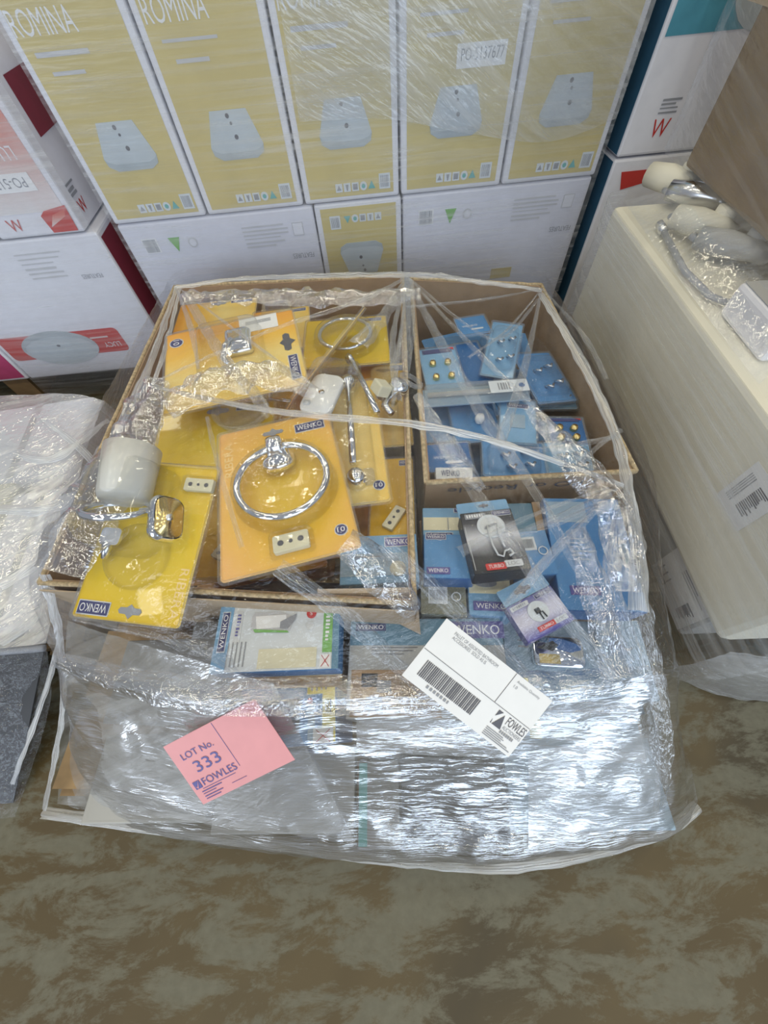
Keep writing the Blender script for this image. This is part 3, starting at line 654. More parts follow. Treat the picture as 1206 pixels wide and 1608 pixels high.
MB().loft([[q @ Vector((x, y, .0005 + e)) for x, y in disc(.0055, 0, 0, 14)] for e in (0, .0015)]).build('plate_screw', M['chrome'], o)
MB().loft([[q @ Vector((x, y, e)) for x, y in rrect(.012, .009, .002, -.017, -.032)] for e in (-.004, .004)]).build('plate_latch', M['silver'], o)
MB().loft([[q @ Vector((x * f, y * f, zz)) for x, y in rrect(pw * 1.6, ph * 1.7, pw * .3, .006, .01)] for f, zz in ((1, -.03), (1, .006), (.9, .014))], 0, False, True).build('clear_blister', M['clear'], t)

# other yellow cards, deeper
def yellow_card(label, px, zs, mat, kind, seed=0):
    t, w, h = card_base(label, 'packaging', px, zs, mat, 'yellow blister cards deeper in the carton')
    wenko(t, w * .3, h * .43, w * .28, h * .075, .0014)
    if kind == 'ring':
        MB().tube([(w * .30 * math.cos(a), w * .30 * math.sin(a), .02) for a in [2 * math.pi * k / 40 for k in range(40)]], .005, 8, closed=True).build('towel_ring', M['chrome'], t)
        dome(t, lambda f: disc(w * .37 * f, 0, 0, 28), .028, .0016)
    elif kind == 'hook':
        b = MB(); b.tube([(0, h * .1, .004), (0, h * .08, .03), (0, -h * .08, .034), (0, -h * .16, .03), (0, -h * .14, .05)], .006, 8)
        b.lathe([(0, .012), (.016, .010), (.02, .002)], 18, 0, Matrix.Translation((0, h * .1, 0))); b.build('chrome_hook', M['chrome'], t)
        dome(t, lambda f: rrect(w * .5 * f, h * .5 * f, .015, 0, 0), .05, .0016)
    elif kind == 'bracket': bracket(t, w * .05, -h * .28, .048, .021, .0014, 58)
    else: hang_hole(t, 0, h * .42, w * .2, .0014)
    return t
yellow_card('yellow card under the orange sideways card, at the left wall of the carton', [(252, 640), (425, 640), (430, 738), (240, 742)], [.445, .45, .44, .44], 'yellowfade', 'plain')
yellow_card('yellow card with a chrome ring, against the back wall of the carton', [(476, 505), (602, 498), (618, 575), (482, 575)], [.43, .43, .44, .44], 'yellowfade', 'ring')
yellow_card('orange card with chrome hook, back of the carton behind the sideways card', [(395, 490), (485, 484), (490, 545), (398, 560)], [.42, .42, .43, .43], 'orangefade', 'hook')
yellow_card('plain yellow card beside the shared cardboard wall, cream bracket on it', [(585, 722), (648, 720), (652, 845), (580, 850)], [.405, .41, .415, .41], 'yellow', 'bracket')
yellow_card('amber card below the clear knob, near the shared cardboard wall', [(560, 575), (640, 570), (646, 700), (572, 705)], [.40, .40, .40, .40], 'orangefade', 'hook')
yellow_card('yellow card half hidden below the left edge of the towel ring card', [(318, 735), (400, 735), (402, 905), (312, 905)], [.38, .38, .39, .39], 'yellow', 'bracket')
yellow_card('dark amber card at the back left corner of the carton', [(285, 478), (400, 470), (402, 520), (270, 530)], [.42, .42, .42, .42], 'orangefade', 'plain')
# buried filler: cards nobody can tell apart
filler = None; rd = random.Random(11)
lab = 'yellow blister card buried deep in the pile, mostly covered by the upper cards'
k = 0
for zlev in (.20, .27, .33):
    for ix in range(3):
        for iy in range(4):
            fx, fy = (ix + .5) / 3, (iy + .5) / 4
            x = -.40 + .37 * fx; y = .32 + .66 * fy
            mtx = Matrix.Translation((x, y, zlev + k * .0011)) @ Matrix.Rotation(rd.choice((0, 1.57, 3.14)) + rd.uniform(-.2, .2), 4, 'Z') @ Matrix.Rotation(rd.uniform(-.15, .15), 4, 'X')
            if filler is None:
                t = thing('blister_card', lab, 'packaging', mtx, 'yellow cards buried in the carton'); filler = t
                MB().prism(rrect(.16, .20, .006), 0, .0012).build('card', M['orangefade'], t); dome(t, lambda f: rrect(.1 * f, .13 * f, .02), .022, .0016)
                MB().tube([(-.03, .04, .012), (.02, .03, .014), (.03, -.05, .012)], .005, 8).build('chrome_arm', M['chrome'], t)
            else:
                t = filler.copy(); C.objects.link(t); t.matrix_world = mtx
                for ch in filler.children: c = ch.copy(); C.objects.link(c); c.parent = t
            k += 1
# clear frosted dome and chrome knob bits among the yellow cards
t = thing('clear_dish', 'clear frosted dish between the sideways card and the towel ring card', 'dish', at(385, 655, .452))
MB().lathe([(0, .002), (.042, .002), (.052, .012), (.055, .026), (.051, .026), (.046, .012), (0, .006)], 28).build('dish_bowl', M['clear2'], t)
MB().lathe([(.0555, .025), (.057, .027), (.0555, .029), (.051, .028), (.051, .025)], 28).build('dish_rim', M['clear'], t)
kb = at(624, 610, .47)
t = thing('shower_holder', 'chrome holder with clear plastic ring leaning on the shared cardboard wall', 'holder', Matrix.Translation(kb) @ Matrix.Rotation(math.radians(25), 4, 'Z') @ Matrix.Rotation(math.radians(35), 4, 'Y'))
MB().lathe([(0, -.03), (.014, -.03), (.016, -.01), (.020, .0), (.020, .012), (.012, .018), (0, .018)], 20).build('holder_body', M['chrome'], t)
MB().tube([(.024 + .022 * math.cos(a), .022 * math.sin(a), .022) for a in [2 * math.pi * k / 28 for k in range(28)]], .005, 8, closed=True).build('clear_ring', M['clear2'], t)
MB().tube([(-.01, 0, -.02), (-.03, -.02, -.03), (-.028, -.045, -.03)], .007, 8).build('holder_arm', M['satin'], t)
MB().box(-.05, -.02, -.01, .02, -.02, .004).build('white_tab', M['cream'], t, bevel=.003)
t = thing('chrome_rod', 'short chrome rod standing diagonal beside the rail card', 'rod', (0, 0, 0))
MB().tube([at(552, 565, .475), at(570, 600, .48), at(592, 648, .475)], [.006, .0055, .0065], 10).build('rod', M['chrome'], t)
MB().tube([at(546, 566, .474), at(551, 563, .474)], [.010, .012], 12).build('rod_cap', M['satin'], t)

# ------------------------------------------------------------------ boxes
def pack(label, px, zs, thick, mat, group=None, name='retail_box', side=None, bevel=.002):
    mt_, w, h = frame(px, zs); t = thing(name, label, 'box', mt_, group)
    MB().box(-w / 2, w / 2, -h / 2, h / 2, -thick, 0).build('box_body', M[side or mat], t, bevel=bevel)
    plate(t, 'front_print', M[mat], 0, 0, w - .002, h - .002, .0002, .0005)
    return t, w, h
GB = 'blue boxes of the front rows'
# J pale blue box in the left carton front
t, w, h = pack('light blue box with white lower half and cream knob, front of the yellow carton', [(533, 843), (655, 838), (657, 914), (535, 919)], [.43, .43, .425, .425], .05, 'blue3', GB)
plate(t, 'white_band', M['paleblue'], 0, -h * .12, w - .002, h * .45, .0008); wenko(t, w * .26, h * .33, w * .36, h * .2, .0016, field='purple')
MB().lathe([(0, .007), (.010, .006), (.013, .001)], 20, 0, Matrix.Translation((w * .24, -h * .22, .001))).build('cream_knob', M['cream'], t)
bars(t, 'small_print', M['greyprint'], -w * .15, h * .02, w * .4, h * .06, .0018, 1, False, fill=.5)
# a
t, w, h = pack('blue box with pale window band, tucked behind the black hook box', [(664, 803), (765, 792), (765, 850), (664, 850)], [.41, .41, .41, .41], .06, 'blue3', GB)
plate(t, 'window_band', M['cream'], 0, 0, w * .98, h * .38, .0008); wenko(t, -w * .25, -h * .36, w * .42, h * .2, .0016); wenko(t, w * .2, h * .4, w * .42, h * .14, .0016)
bars(t, 'small_print', M['greyprint'], -w * .1, 0, w * .03, h * .34, .0018, 1, True)
# b
t, w, h = pack('plain blue box with two small wordmarks, beside the shared cardboard wall', [(667, 840), (744, 838), (744, 906), (664, 911)], [.425, .425, .425, .425], .05, 'blue', GB, side='blue2')
wenko(t, -w * .22, -h * .34, w * .46, h * .15, .0014, field='purple', border='purple'); wenko(t, -w * .25, h * .42, w * .42, h * .12, .0014)
# c black box
mt_, w, h = frame([(723, 808), (805, 797), (830, 890), (745, 905)], [.455, .455, .465, .465])
t = thing('retail_box', 'black and silver hook box with a red banner and blue hang tab', 'box', mt_, GB)
MB().box(-w / 2, w / 2, -h / 2, h / 2, -.035, 0).build('box_body', M['black'], t, bevel=.0015)
o = plate(t, 'front_print', M['blackfade'], 0, 0, w - .001, h - .001, .0002, .0005)
plate(t, 'hang_tab', M['blue3'], -w * .02, h * .56, w * 1.0, h * .26, -.004, .003, .003); hang_hole(t, 0, h * .60, w * .2, .0002, 'dot')
a = plate(t, 'name_strip', M['greyprint'], -w * .22, h * .42, w * .40, h * .09, .0012, .0005); bars(a, 'small_print', M['ltext'], -w * .22, h * .42, w * .34, h * .05, .0022, 7, True, seed=5, fill=.5)
wenko(t, w * .28, h * .43, w * .36, h * .09, .0012)
a = poly(t, 'suction_disc', M['icon'], disc(w * .26, w * .02, h * .22, 32), .0012, .0012); poly(a, 'disc_inner', M['silver'], disc(w * .21, w * .02, h * .21, 28), .0024, .0004)
b = MB(); b.tube([(-w * .06, h * .22, .005), (-w * .07, h * .05, .005), (-w * .06, -h * .12, .005), (-w * .02, -h * .27, .005), (w * .07, -h * .30, .005), (w * .12, -h * .22, .005), (w * .22, -h * .20, .005), (w * .26, -h * .27, .005), (w * .18, -h * .30, .005)], .0016, 6)
b.tube([(w * .12, h * .22, .005), (w * .11, h * .04, .005), (w * .14, -h * .16, .005)], .0016, 6); b.build('hook_picture', M['silver'], t)
b = MB(); b.prism([(-w * .12, h * .17), (w * .14, h * .24), (w * .14, h * .27), (-w * .10, h * .21)], .0036, .0044); b.build('hook_bar', M['greyprint'], t)
a = plate(t, 'banner', M['red'], -w * .10, -h * .42, w * .36, h * .10, .0012, .0006, .002); text(a, 'TURBO', M['ltext'], -w * .10, -h * .42, w * .27, h * .055, .0022)
a = plate(t, 'banner', M['silver'], w * .22, -h * .40, w * .32, h * .10, .0012, .0006, .002); text(a, 'LOC', M['greyprint'], w * .22, -h * .40, w * .2, h * .055, .0022)
bars(t, 'small_print', M['silver'], -w * .46, -h * .1, w * .02, h * .7, .0012, 1, True)
# d violet box
mt_, w, h = frame([(797, 963), (868, 908), (890, 974), (834, 1012)], [.415, .425, .425, .415])
t = thing('retail_box', 'violet hook box tilted with blue hang tab and red banner', 'box', mt_, GB)
MB().box(-w / 2, w / 2, -h / 2, h / 2, -.03, 0).build('box_body', M['purple'], t, bevel=.0015)
plate(t, 'front_print', M['violetfade'], 0, 0, w - .001, h - .001, .0002, .0005)
plate(t, 'hang_tab', M['blue3'], 0, h * .74, w, h * .46, -.003, .0025, .002); hang_hole(t, -w * .02, h * .72, w * .36, .0002, 'dot')
a = plate(t, 'name_strip', M['silver'], -w * .26, h * .38, w * .38, h * .12, .0012, .0005); bars(a, 'small_print', M['greyprint'], -w * .26, h * .38, w * .3, h * .06, .002, 7, True, seed=5, fill=.5)
wenko(t, w * .27, h * .40, w * .36, h * .12, .0012)
a = poly(t, 'suction_disc', M['icon'], disc(w * .20, w * .0, h * .06, 28), .0012, .001)
b = MB(); b.box(-w * .06, w * .04, 0, h * .14, .0022, .004); b.tube([(0, h * .02, .004), (w * .0, -h * .18, .004)], .0012, 6); b.tube([(w * .06, h * .02, .004), (w * .08, -h * .16, .004)], .0012, 6); b.build('hook_picture', M['black'], t)
a = plate(t, 'banner', M['red'], -w * .02, -h * .34, w * .36, h * .13, .0014, .0005); text(a, 'TURBO', M['ltext'], -w * .02, -h * .34, w * .28, h * .07, .0024)
a = plate(t, 'banner', M['silver'], w * .29, -h * .34, w * .26, h * .13, .0014, .0005); text(a, 'LOC', M['greyprint'], w * .29, -h * .34, w * .18, h * .07, .0024)
# e, f, g
t, w, h = pack('white-topped box with dark bowl picture, below the black hook box', [(733, 905), (806, 900), (800, 966), (738, 968)], [.385] * 4, .05, 'blue3', GB)
plate(t, 'picture_panel', M['cream'], 0, h * .24, w * .96, h * .44, .0008); poly(t, 'bowl_picture', M['greyprint'], disc(w * .26, -w * .08, h * .27, 20, h * .1), .0018)
wenko(t, 0, -h * .28, w * .8, h * .22, .0014, field='purple', border='purple')
t, w, h = pack('dark olive clear pack with a small price sticker, beside the torn flap', [(661, 914), (734, 910), (730, 964), (660, 966)], [.385] * 4, .04, 'olive', GB, 'clear_pack')
a = plate(t, 'price_sticker', M['icon'], -w * .12, h * .05, w * .42, h * .5, .0008); bars(a, 'barcode', M['greyprint'], -w * .12, h * .05, w * .34, h * .3, .0018, 14, seed=9)
b = MB(); b.tube([(w * .28 + .007 * math.cos(q_), h * .02 + .007 * math.sin(q_), .002) for q_ in [6.28 * k / 18 for k in range(18)]], .001, 6, closed=True); b.build('ring_print', M['icon'], t)
t, w, h = pack('small blue box with pale price sticker, between the black box and long blue box', [(798, 838), (858, 830), (876, 905), (824, 902)], [.415] * 4, .05, 'blue', GB)
a = plate(t, 'price_sticker', M['icon'], -w * .15, h * .2, w * .5, h * .3, .0008); bars(a, 'barcode', M['greyprint'], -w * .15, h * .2, w * .4, h * .2, .0018, 14, seed=12)
b = MB(); b.tube([(w * .25 + .007 * math.cos(q_), h * .02 + .007 * math.sin(q_), .002) for q_ in [6.28 * k / 18 for k in range(18)]], .001, 6, closed=True); b.build('ring_print', M['icon'], t)
t, w, h = pack('dull blue box behind the black hook box, with a brown cardboard strip', [(790, 792), (848, 788), (856, 838), (796, 842)], [.40] * 4, .05, 'steelblue', GB)
plate(t, 'cardboard_strip', M['cardboard'], w * .38, 0, w * .2, h * .98, .0008, .003)
# h long blue box at right
t, w, h = pack('long blue box with pale picture band at its top end, at the right carton edge', [(850, 786), (984, 780), (1000, 958), (886, 962)], [.42, .42, .41, .41], .06, 'blue', GB, side='blue2')
plate(t, 'picture_band', M['paleblue'], -w * .22, h * .36, w * .5, h * .2, .0008); a = plate(t, 'window', M['silver'], w * .40, -h * .02, w * .10, h * .24, .0008, .001, .003); plate(a, 'window_opening', M['steelblue'], w * .40, -h * .02, w * .05, h * .18, .002, .0005)
wenko(t, -w * .18, -h * .34, w * .36, h * .075, .0014, field='purple', border='purple'); bars(t, 'small_print', M['paleblue'], -w * .1, h * .0, w * .3, h * .22, .0014, 6, False, seed=4, fill=.3)
# 1 white and green box
t, w, h = pack('white box with blue end and green strip, dispenser picture on it', [(344, 950), (534, 949), (530, 1056), (334, 1053)], [.412] * 4, .05, 'icon', GB, side='blue')
plate(t, 'blue_band', M['blue3'], -w * .44, 0, w * .115, h * .995, .0009); wenko(t, -w * .435, h * .1, h * .62, w * .065, .002, 90, field='navy')
a = plate(t, 'name_strip', M['silver'], -w * .325, h * .16, w * .055, h * .5, .0009, .0006, .003); bars(a, 'small_print', M['purple'], -w * .325, h * .18, w * .03, h * .36, .002, 7, False, seed=5, fill=.5)
a = poly(t, 'dispenser_picture', M['paleprint'], [(-w * .22, h * .32), (-w * .20, h * .38), (w * .02, h * .38), (w * .14, h * .28), (w * .10, h * .08), (-w * .18, h * .06), (-w * .22, h * .12)], .0009)
poly(a, 'dispenser_body', M['label'], [(-w * .19, h * .32), (w * .06, h * .33), (w * .08, h * .14), (-w * .17, h * .12)], .0018, .0005); poly(a, 'dispenser_shade', M['greyprint'], [(w * .02, h * .22), (w * .15, h * .34), (w * .14, h * .24), (w * .08, h * .10), (w * .02, h * .12)], .0024, .0004)
poly(a, 'dispenser_base', M['green'], [(-w * .20, h * .12), (w * .08, h * .08), (w * .10, h * .05), (-w * .18, h * .07)], .0024, .0004)
bars(t, 'small_print', M['greyprint'], -w * .30, -h * .24, w * .17, h * .36, .0012, 5, True, seed=5, fill=.25)
plate(t, 'pale_panel', M['cream'], w * .10, -h * .32, w * .46, h * .28, .0009)
a = poly(t, 'seal_badge', M['red'], disc(w * .04, w * .27, h * .33, 20), .0012); text(a, 'S', M['ltext'], w * .27, h * .33, w * .02, w * .03, .0026)
poly(t, 'seal_ring', M['silver'], disc(w * .034, w * .265, h * .14, 20), .0012)
a = plate(t, 'green_strip', M['green'], w * .41, h * .1, w * .075, h * .72, .0009); bars(a, 'small_print', M['ltext'], w * .41, h * .08, w * .034, h * .4, .002, 7, False, seed=5, fill=.5)
a = plate(t, 'warning_panel', M['label'], w * .40, -h * .38, w * .085, h * .18, .0012)
b = MB(); b.tube([(w * .37, -h * .46, .003), (w * .43, -h * .30, .003)], .0006, 4); b.tube([(w * .43, -h * .46, .003), (w * .37, -h * .30, .003)], .0006, 4); b.build('red_cross', M['red'], t)
plate(t, 'end_flap', M['steelblue'], w * .475, 0, w * .05, h * .99, .0009)
# 2 blue box with yellow L sticker
t, w, h = pack('deep blue box with L-shaped yellow sticker, below the white-green box', [(374, 1066), (530, 1064), (526, 1172), (378, 1174)], [.335] * 4, .20, 'blue', GB, side='blue2')
a = poly(t, 'yellow_sticker', M['ysticker'], [(w * .20, h * .48), (w * .49, h * .48), (w * .49, -h * .48), (w * .36, -h * .48), (w * .36, h * .22), (w * .20, h * .22)], .0009)
bars(a, 'small_print', M['greyprint'], w * .34, h * .35, w * .2, h * .16, .002, 4, True, seed=6, fill=.3); bars(a, 'small_print', M['black'], w * .425, h * .02, w * .07, h * .22, .002, 3, True, seed=7)
poly(t, 'seal_badge', M['red'], disc(w * .03, w * .23, h * .12, 18), .0012); plate(t, 'icon_column', M['paleblue'], w * .25, -h * .2, w * .07, h * .5, .0012)
a = plate(t, 'warning_panel', M['label'], w * .37, -h * .38, w * .2, h * .22, .002); b = MB(); b.tube([(w * .30, -h * .47, .004), (w * .44, -h * .30, .004)], .0007, 4); b.tube([(w * .44, -h * .47, .004), (w * .30, -h * .30, .004)], .0007, 4); b.build('red_cross', M['red'], t)
plate(t, 'dark_window', M['slate'], -w * .12, -h * .08, w * .5, h * .5, .0009); wenko(t, -w * .44, h * .05, h * .5, w * .08, .0014, 90)
# 3 big grey and blue box
t, w, h = pack('large grey box with blue top band and brown picture, under the white address label', [(547, 974), (792, 968), (800, 1128), (546, 1134)], [.37] * 4, .24, 'greywhite', GB, side='grey')
plate(t, 'blue_band', M['steelblue'], 0, h * .35, w * .99, h * .28, .0009); wenko(t, w * .33, h * .37, w * .36, h * .18, .002, field='purple', border='purple'); wenko(t, -w * .36, h * .40, w * .2, h * .08, .002, field='navy', border='navy')
bars(t, 'small_print', M['dot'], -w * .2, h * .14, w * .3, h * .10, .0012, 3, False, seed=8, fill=.25)
a = plate(t, 'picture_panel', M['cardboard'], -w * .2, -h * .26, w * .55, h * .44, .0009)
for (x_, y_, s_, mm_) in ((-.36, -.14, .10, 'slate'), (-.27, -.2, .09, 'greyprint'), (-.12, -.22, .1, 'wood'), (-.33, -.36, .1, 'greyprint'), (-.2, -.38, .08, 'cardboard_pale')):
    plate(a, 'tile_picture', M[mm_], w * x_, h * y_, w * s_, h * s_ * 1.3, .002, .0004)
# 4 right pale box, chrome pack, pale hook card
t, w, h = pack('pale steel blue box at the right front, below the violet hook box', [(790, 985), (1010, 965), (1020, 1088), (800, 1100)], [.325] * 4, .19, 'paleblue', GB, side='steelblue')
poly(t, 'yellow_patch', M['ysticker'], [(-w * .5, -h * .3), (-w * .36, -h * .3), (-w * .36, -h * .45), (-w * .5, -h * .45)], .0009)
bars(t, 'small_print', M['greyprint'], -w * .34, h * .2, w * .12, h * .3, .0009, 4, False, seed=9, fill=.3)
mt_, w, h = frame([(835, 1002), (912, 1000), (918, 1048), (836, 1050)], [.332] * 4); t = thing('chrome_pack', 'shiny chrome fitting in a clear pack, right of the white address label', 'box', mt_, GB)
MB().loft([[(x * f, y * f, zz) for x, y in rrect(w, h, .01)] for f, zz in ((1, -.012), (1, .004), (.94, .008))]).build('chrome_fitting', M['chrome'], t)
MB().prism([(-w * .42, h * .1), (-w * .1, h * .34), (w * .0, h * .2), (-w * .12, 0)], .0085, .0095).build('dark_cutout', M['black'], t)
plate(t, 'gold_print', M['brass'], -w * .2, -h * .25, w * .4, h * .3, .0085, .0006)
t, w, h = pack('pale blue hook card at the right front edge, metal hook on it', [(935, 975), (1006, 972), (1018, 1068), (948, 1072)], [.336] * 4, .004, 'paleblue', GB, 'hook_card')
MB().tube([(-w * .1, h * .1, .002), (-w * .1, 0, .014), (0, -h * .06, .018), (w * .1, 0, .014)], .003, 8).build('small_hook', M['satin'], t)
hang_hole(t, 0, h * .4, w * .2, .001, 'dot')
# 5 flat striped boxes at the right front
for k, (lb, px, z_, mt2) in enumerate([('dark teal box with a pale stripe, low at the right front', [(815, 1062), (1000, 1050), (1006, 1112), (818, 1118)], .30, 'blueside'),
                                     ('blue grey box lowest of the right front stack', [(822, 1116), (1000, 1110), (1004, 1172), (824, 1180)], .255, 'steelblue')]):
    t, w, h = pack(lb, px, z_, .10, mt2, GB, side='slate')
    plate(t, 'pale_stripe', M['paleblue'], 0, h * .3, w * .96, h * .14, .0009); plate(t, 'yellow_patch', M['ysticker'], -w * .4, -h * .1, w * .1, h * .5, .0009); bars(t, 'small_print', M['icon'], w * .1, -h * .2, w * .5, h * .3, .0009, 4, False, seed=k)
# low front row on the pallet (seen dimly through the reflecting film)
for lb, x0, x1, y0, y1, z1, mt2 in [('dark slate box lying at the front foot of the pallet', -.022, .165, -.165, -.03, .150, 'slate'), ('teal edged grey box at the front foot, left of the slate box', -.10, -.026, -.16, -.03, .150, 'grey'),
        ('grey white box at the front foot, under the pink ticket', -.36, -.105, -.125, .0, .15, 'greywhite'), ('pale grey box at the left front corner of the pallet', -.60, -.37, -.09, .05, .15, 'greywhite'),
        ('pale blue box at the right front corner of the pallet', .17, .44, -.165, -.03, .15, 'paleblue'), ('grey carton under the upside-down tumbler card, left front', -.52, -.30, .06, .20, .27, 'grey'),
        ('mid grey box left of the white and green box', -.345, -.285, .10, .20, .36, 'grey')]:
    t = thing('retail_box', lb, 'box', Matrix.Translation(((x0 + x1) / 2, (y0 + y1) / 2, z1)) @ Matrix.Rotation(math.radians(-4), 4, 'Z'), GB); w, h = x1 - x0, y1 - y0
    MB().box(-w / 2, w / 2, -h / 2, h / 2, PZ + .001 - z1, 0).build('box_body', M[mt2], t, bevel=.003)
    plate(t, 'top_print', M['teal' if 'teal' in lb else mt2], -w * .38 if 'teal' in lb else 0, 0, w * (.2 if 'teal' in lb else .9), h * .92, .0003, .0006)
# supports below the front rows
for lb, x0, x1, y0, y1, z1 in [('brown carton hidden under the light blue boxes', .06, .42, .185, .345, .355), ('brown carton hidden under the white and green box', -.27, -.09, .085, .155, .355)]:
    t = thing('plain_carton', lb, 'carton', Matrix.Translation(((x0 + x1) / 2, (y0 + y1) / 2, PZ)) @ Matrix.Rotation(math.radians(-4), 4, 'Z')); w, h = x1 - x0, y1 - y0
    MB().box(-w / 2, w / 2, -h / 2, h / 2, .001, z1 - PZ).build('carton_body', M['cardboard'], t, bevel=.003); plate(t, 'tape', M['cream'], 0, 0, w * .98, .04, z1 - PZ + .0002, .0005)

# ------------------------------------------------------------------ blue blister cards in the right carton
def blue_card(label, px, zs, mat, kind, seed=1, sh=True):
    t, w, h = card_base(label, 'packaging', px, zs, mat, 'blue blister cards', shell=sh, r=.004)
    rd = random.Random(seed)
    if kind == 'knobs':
        for a in (-.2, .2):
            for b_ in (-.22, .1): MB().lathe([(0, .012), (.006, .011), (.0075, .006), (.0075, .002)], 14, 0, Matrix.Translation((w * a, h * b_, 0))).build('gold_knob', M['brass'], t)
        plate(t, 'dark_header', M['navy'], 0, h * .42, w * .8, h * .1, .0014); poly(t, 'red_corner', M['red'], [(w * .3, h * .48), (w * .46, h * .48), (w * .46, h * .42)], .0016)
    elif kind == 'hooks':
        for a, b_ in ((-.18, .12), (.15, .2), (-.1, -.2), (.2, -.12)):
            MB().tube([(w * a, h * b_, .002), (w * a + .002, h * b_ - .006, .010), (w * a + .008, h * b_ - .012, .012), (w * a + .012, h * b_ - .004, .012)], .0032, 7).build('metal_hook', M['satin'], t)
        dome(t, lambda f: rrect(w * .8 * f, h * .7 * f, .01), .016, .0016)
    elif kind == 'white':
        a = plate(t, 'picture', M['paleblue'], 0, 0, w * .4, h * .3, .0014); wenko(t, 0, h * .36, w * .6, h * .1, .0014)
    elif kind == 'knob':
        MB().lathe([(0, .02), (.008, .018), (.010, .01), (.007, .002)], 14, 0, Matrix.Translation((w * .1, 0, 0))).build('white_knob', M['label'], t); dome(t, lambda f: disc(w * .3 * f, w * .1, 0, 20), .024, .0016)
    elif kind == 'word': text(t, 'WENKO', M['ltext'], -w * .1, 0, w * .5, h * .1, .0018); plate(t, 'pale_streak', M['icon'], w * .1, -h * .2, w * .4, h * .08, .0014, .0005, .003)
    return t
blue_card('blue card with four gold knobs, left side of the blue carton', [(662, 552), (716, 543), (728, 608), (666, 620)], [.435] * 4, 'blue3', 'knobs')
blue_card('blue card lying upright with pale metal hooks, at the back of the blue carton', [(772, 506), (826, 512), (800, 596), (755, 590)], [.43, .43, .42, .42], 'blue3', 'hooks')
blue_card('deep blue card at the far back of the blue carton', [(718, 505), (762, 492), (766, 520), (722, 532)], [.43] * 4, 'blue', 'word')
blue_card('dark blue card between the gold knob card and the hook card', [(712, 545), (752, 535), (772, 600), (728, 610)], [.41] * 4, 'blue2', 'plain')
blue_card('blue hook card at the right, tilted against the carton wall', [(815, 560), (866, 552), (895, 625), (838, 640)], [.415, .40, .40, .41], 'blue', 'hooks')
blue_card('pale clear-topped card at the right wall of the blue carton', [(838, 600), (895, 598), (905, 640), (840, 645)], [.385] * 4, 'steelblue', 'hooks')
blue_card('blue card with white lettering, lower left corner of the blue carton', [(670, 700), (735, 695), (742, 735), (672, 745)], [.43] * 4, 'blue2', 'word')
blue_card('blue card with a round white knob, middle of the blue carton', [(705, 640), (775, 630), (785, 690), (715, 700)], [.415] * 4, 'blue', 'knob')
blue_card('bright blue card with a narrow picture, centre right of the blue carton', [(790, 632), (846, 628), (836, 700), (778, 695)], [.43] * 4, 'blue3', 'white')
blue_card('blue card with small brass screws, right front of the blue carton', [(862, 660), (915, 655), (920, 700), (860, 705)], [.415] * 4, 'blue2', 'knobs')
blue_card('wide blue card along the front rim of the blue carton', [(745, 690), (860, 700), (850, 752), (770, 750)], [.425, .425, .43, .43], 'blue', 'hooks')
blue_card('light blue card leaning in the right front corner of the blue carton', [(858, 700), (925, 695), (930, 745), (850, 752)], [.42] * 4, 'blue3', 'hooks')
blue_card('blue card under the clear rail pack at the left wall', [(664, 620), (730, 612), (735, 690), (666, 700)], [.395] * 4, 'blue', 'plain')
# clear rail pack
mt_, w, h = frame([(664, 618), (826, 596), (828, 622), (668, 644)], [.445] * 4); t = thing('rail_pack', 'long grey clear rail pack lying across the blue cards', 'packaging', mt_)
MB().box(-w / 2, w / 2, -h / 2, h / 2, -.003, .0).build('backing_card', M['paleblue'], t)
MB().loft([[(x * f, y * f, zz) for x, y in rrect(w * .98, h * .92, .006)] for f, zz in ((1, .0005), (1, .012), (.97, .016))], 0, False, True).build('clear_tray', M['clear2'], t)
MB().tube([(-w * .46, 0, .007), (w * .46, 0, .007)], .005, 8).build('grey_rail', M['greywhite'], t)
plate(t, 'end_label', M['icon'], w * .30, 0, w * .36, h * .7, .0165, .0005); poly(t, 'round_hole', M['blue2'], disc(.006, w * .42, 0, 14), .0172, .0004)
bars(t, 'small_print', M['greyprint'], w * .26, 0, w * .12, h * .4, .0172, 5, True)
t, w, h = pack('white box with dark wordmark at the inner front of the blue carton', [(684, 736), (742, 732), (742, 752), (684, 754)], [.435] * 4, .05, 'silver', None); text(t, 'WENKO', M['navy'], -w * .1, 0, w * .5, h * .5, .0012)
# clear bag wrapping in right corner
t = thing('clear_bag', 'clear plastic bag bulging at the right wall of the blue carton', 'bag', (0, 0, 0))
sheet('bag_film', M['filmtop'], [[at(800, 545, .43), at(830, 520, .445), at(870, 560, .43)], [at(810, 600, .45), at(850, 590, .47), at(892, 600, .44)], [at(830, 640, .44), at(870, 640, .455), at(912, 645, .425)]], 24, 20, t, .006, 40, .002, 4)
fillb = None; rd = random.Random(5); k = 0
for zlev in (.20, .28, .345):
    for ix in range(2):
        for iy in range(3):
            mtx = Matrix.Translation((.155 + .24 * (ix + .5) / 2, .43 + .47 * (iy + .5) / 3, zlev + .001 * k)) @ Matrix.Rotation(rd.choice((0, 1.57, 3.14)) + rd.uniform(-.2, .2), 4, 'Z') @ Matrix.Rotation(rd.uniform(-.15, .15), 4, 'X'); k += 1
            if fillb is None:
                t = thing('blister_card', 'blue blister card buried deep in the blue carton, mostly covered', 'packaging', mtx, 'blue cards buried in the carton'); fillb = t
                MB().prism(rrect(.12, .15, .005), 0, .0012).build('card', M['blue'], t); dome(t, lambda f: rrect(.07 * f, .1 * f, .015), .014, .0016)
            else:
                t = fillb.copy(); C.objects.link(t); t.matrix_world = mtx
                for ch in fillb.children: c = ch.copy(); C.objects.link(c); c.parent = t

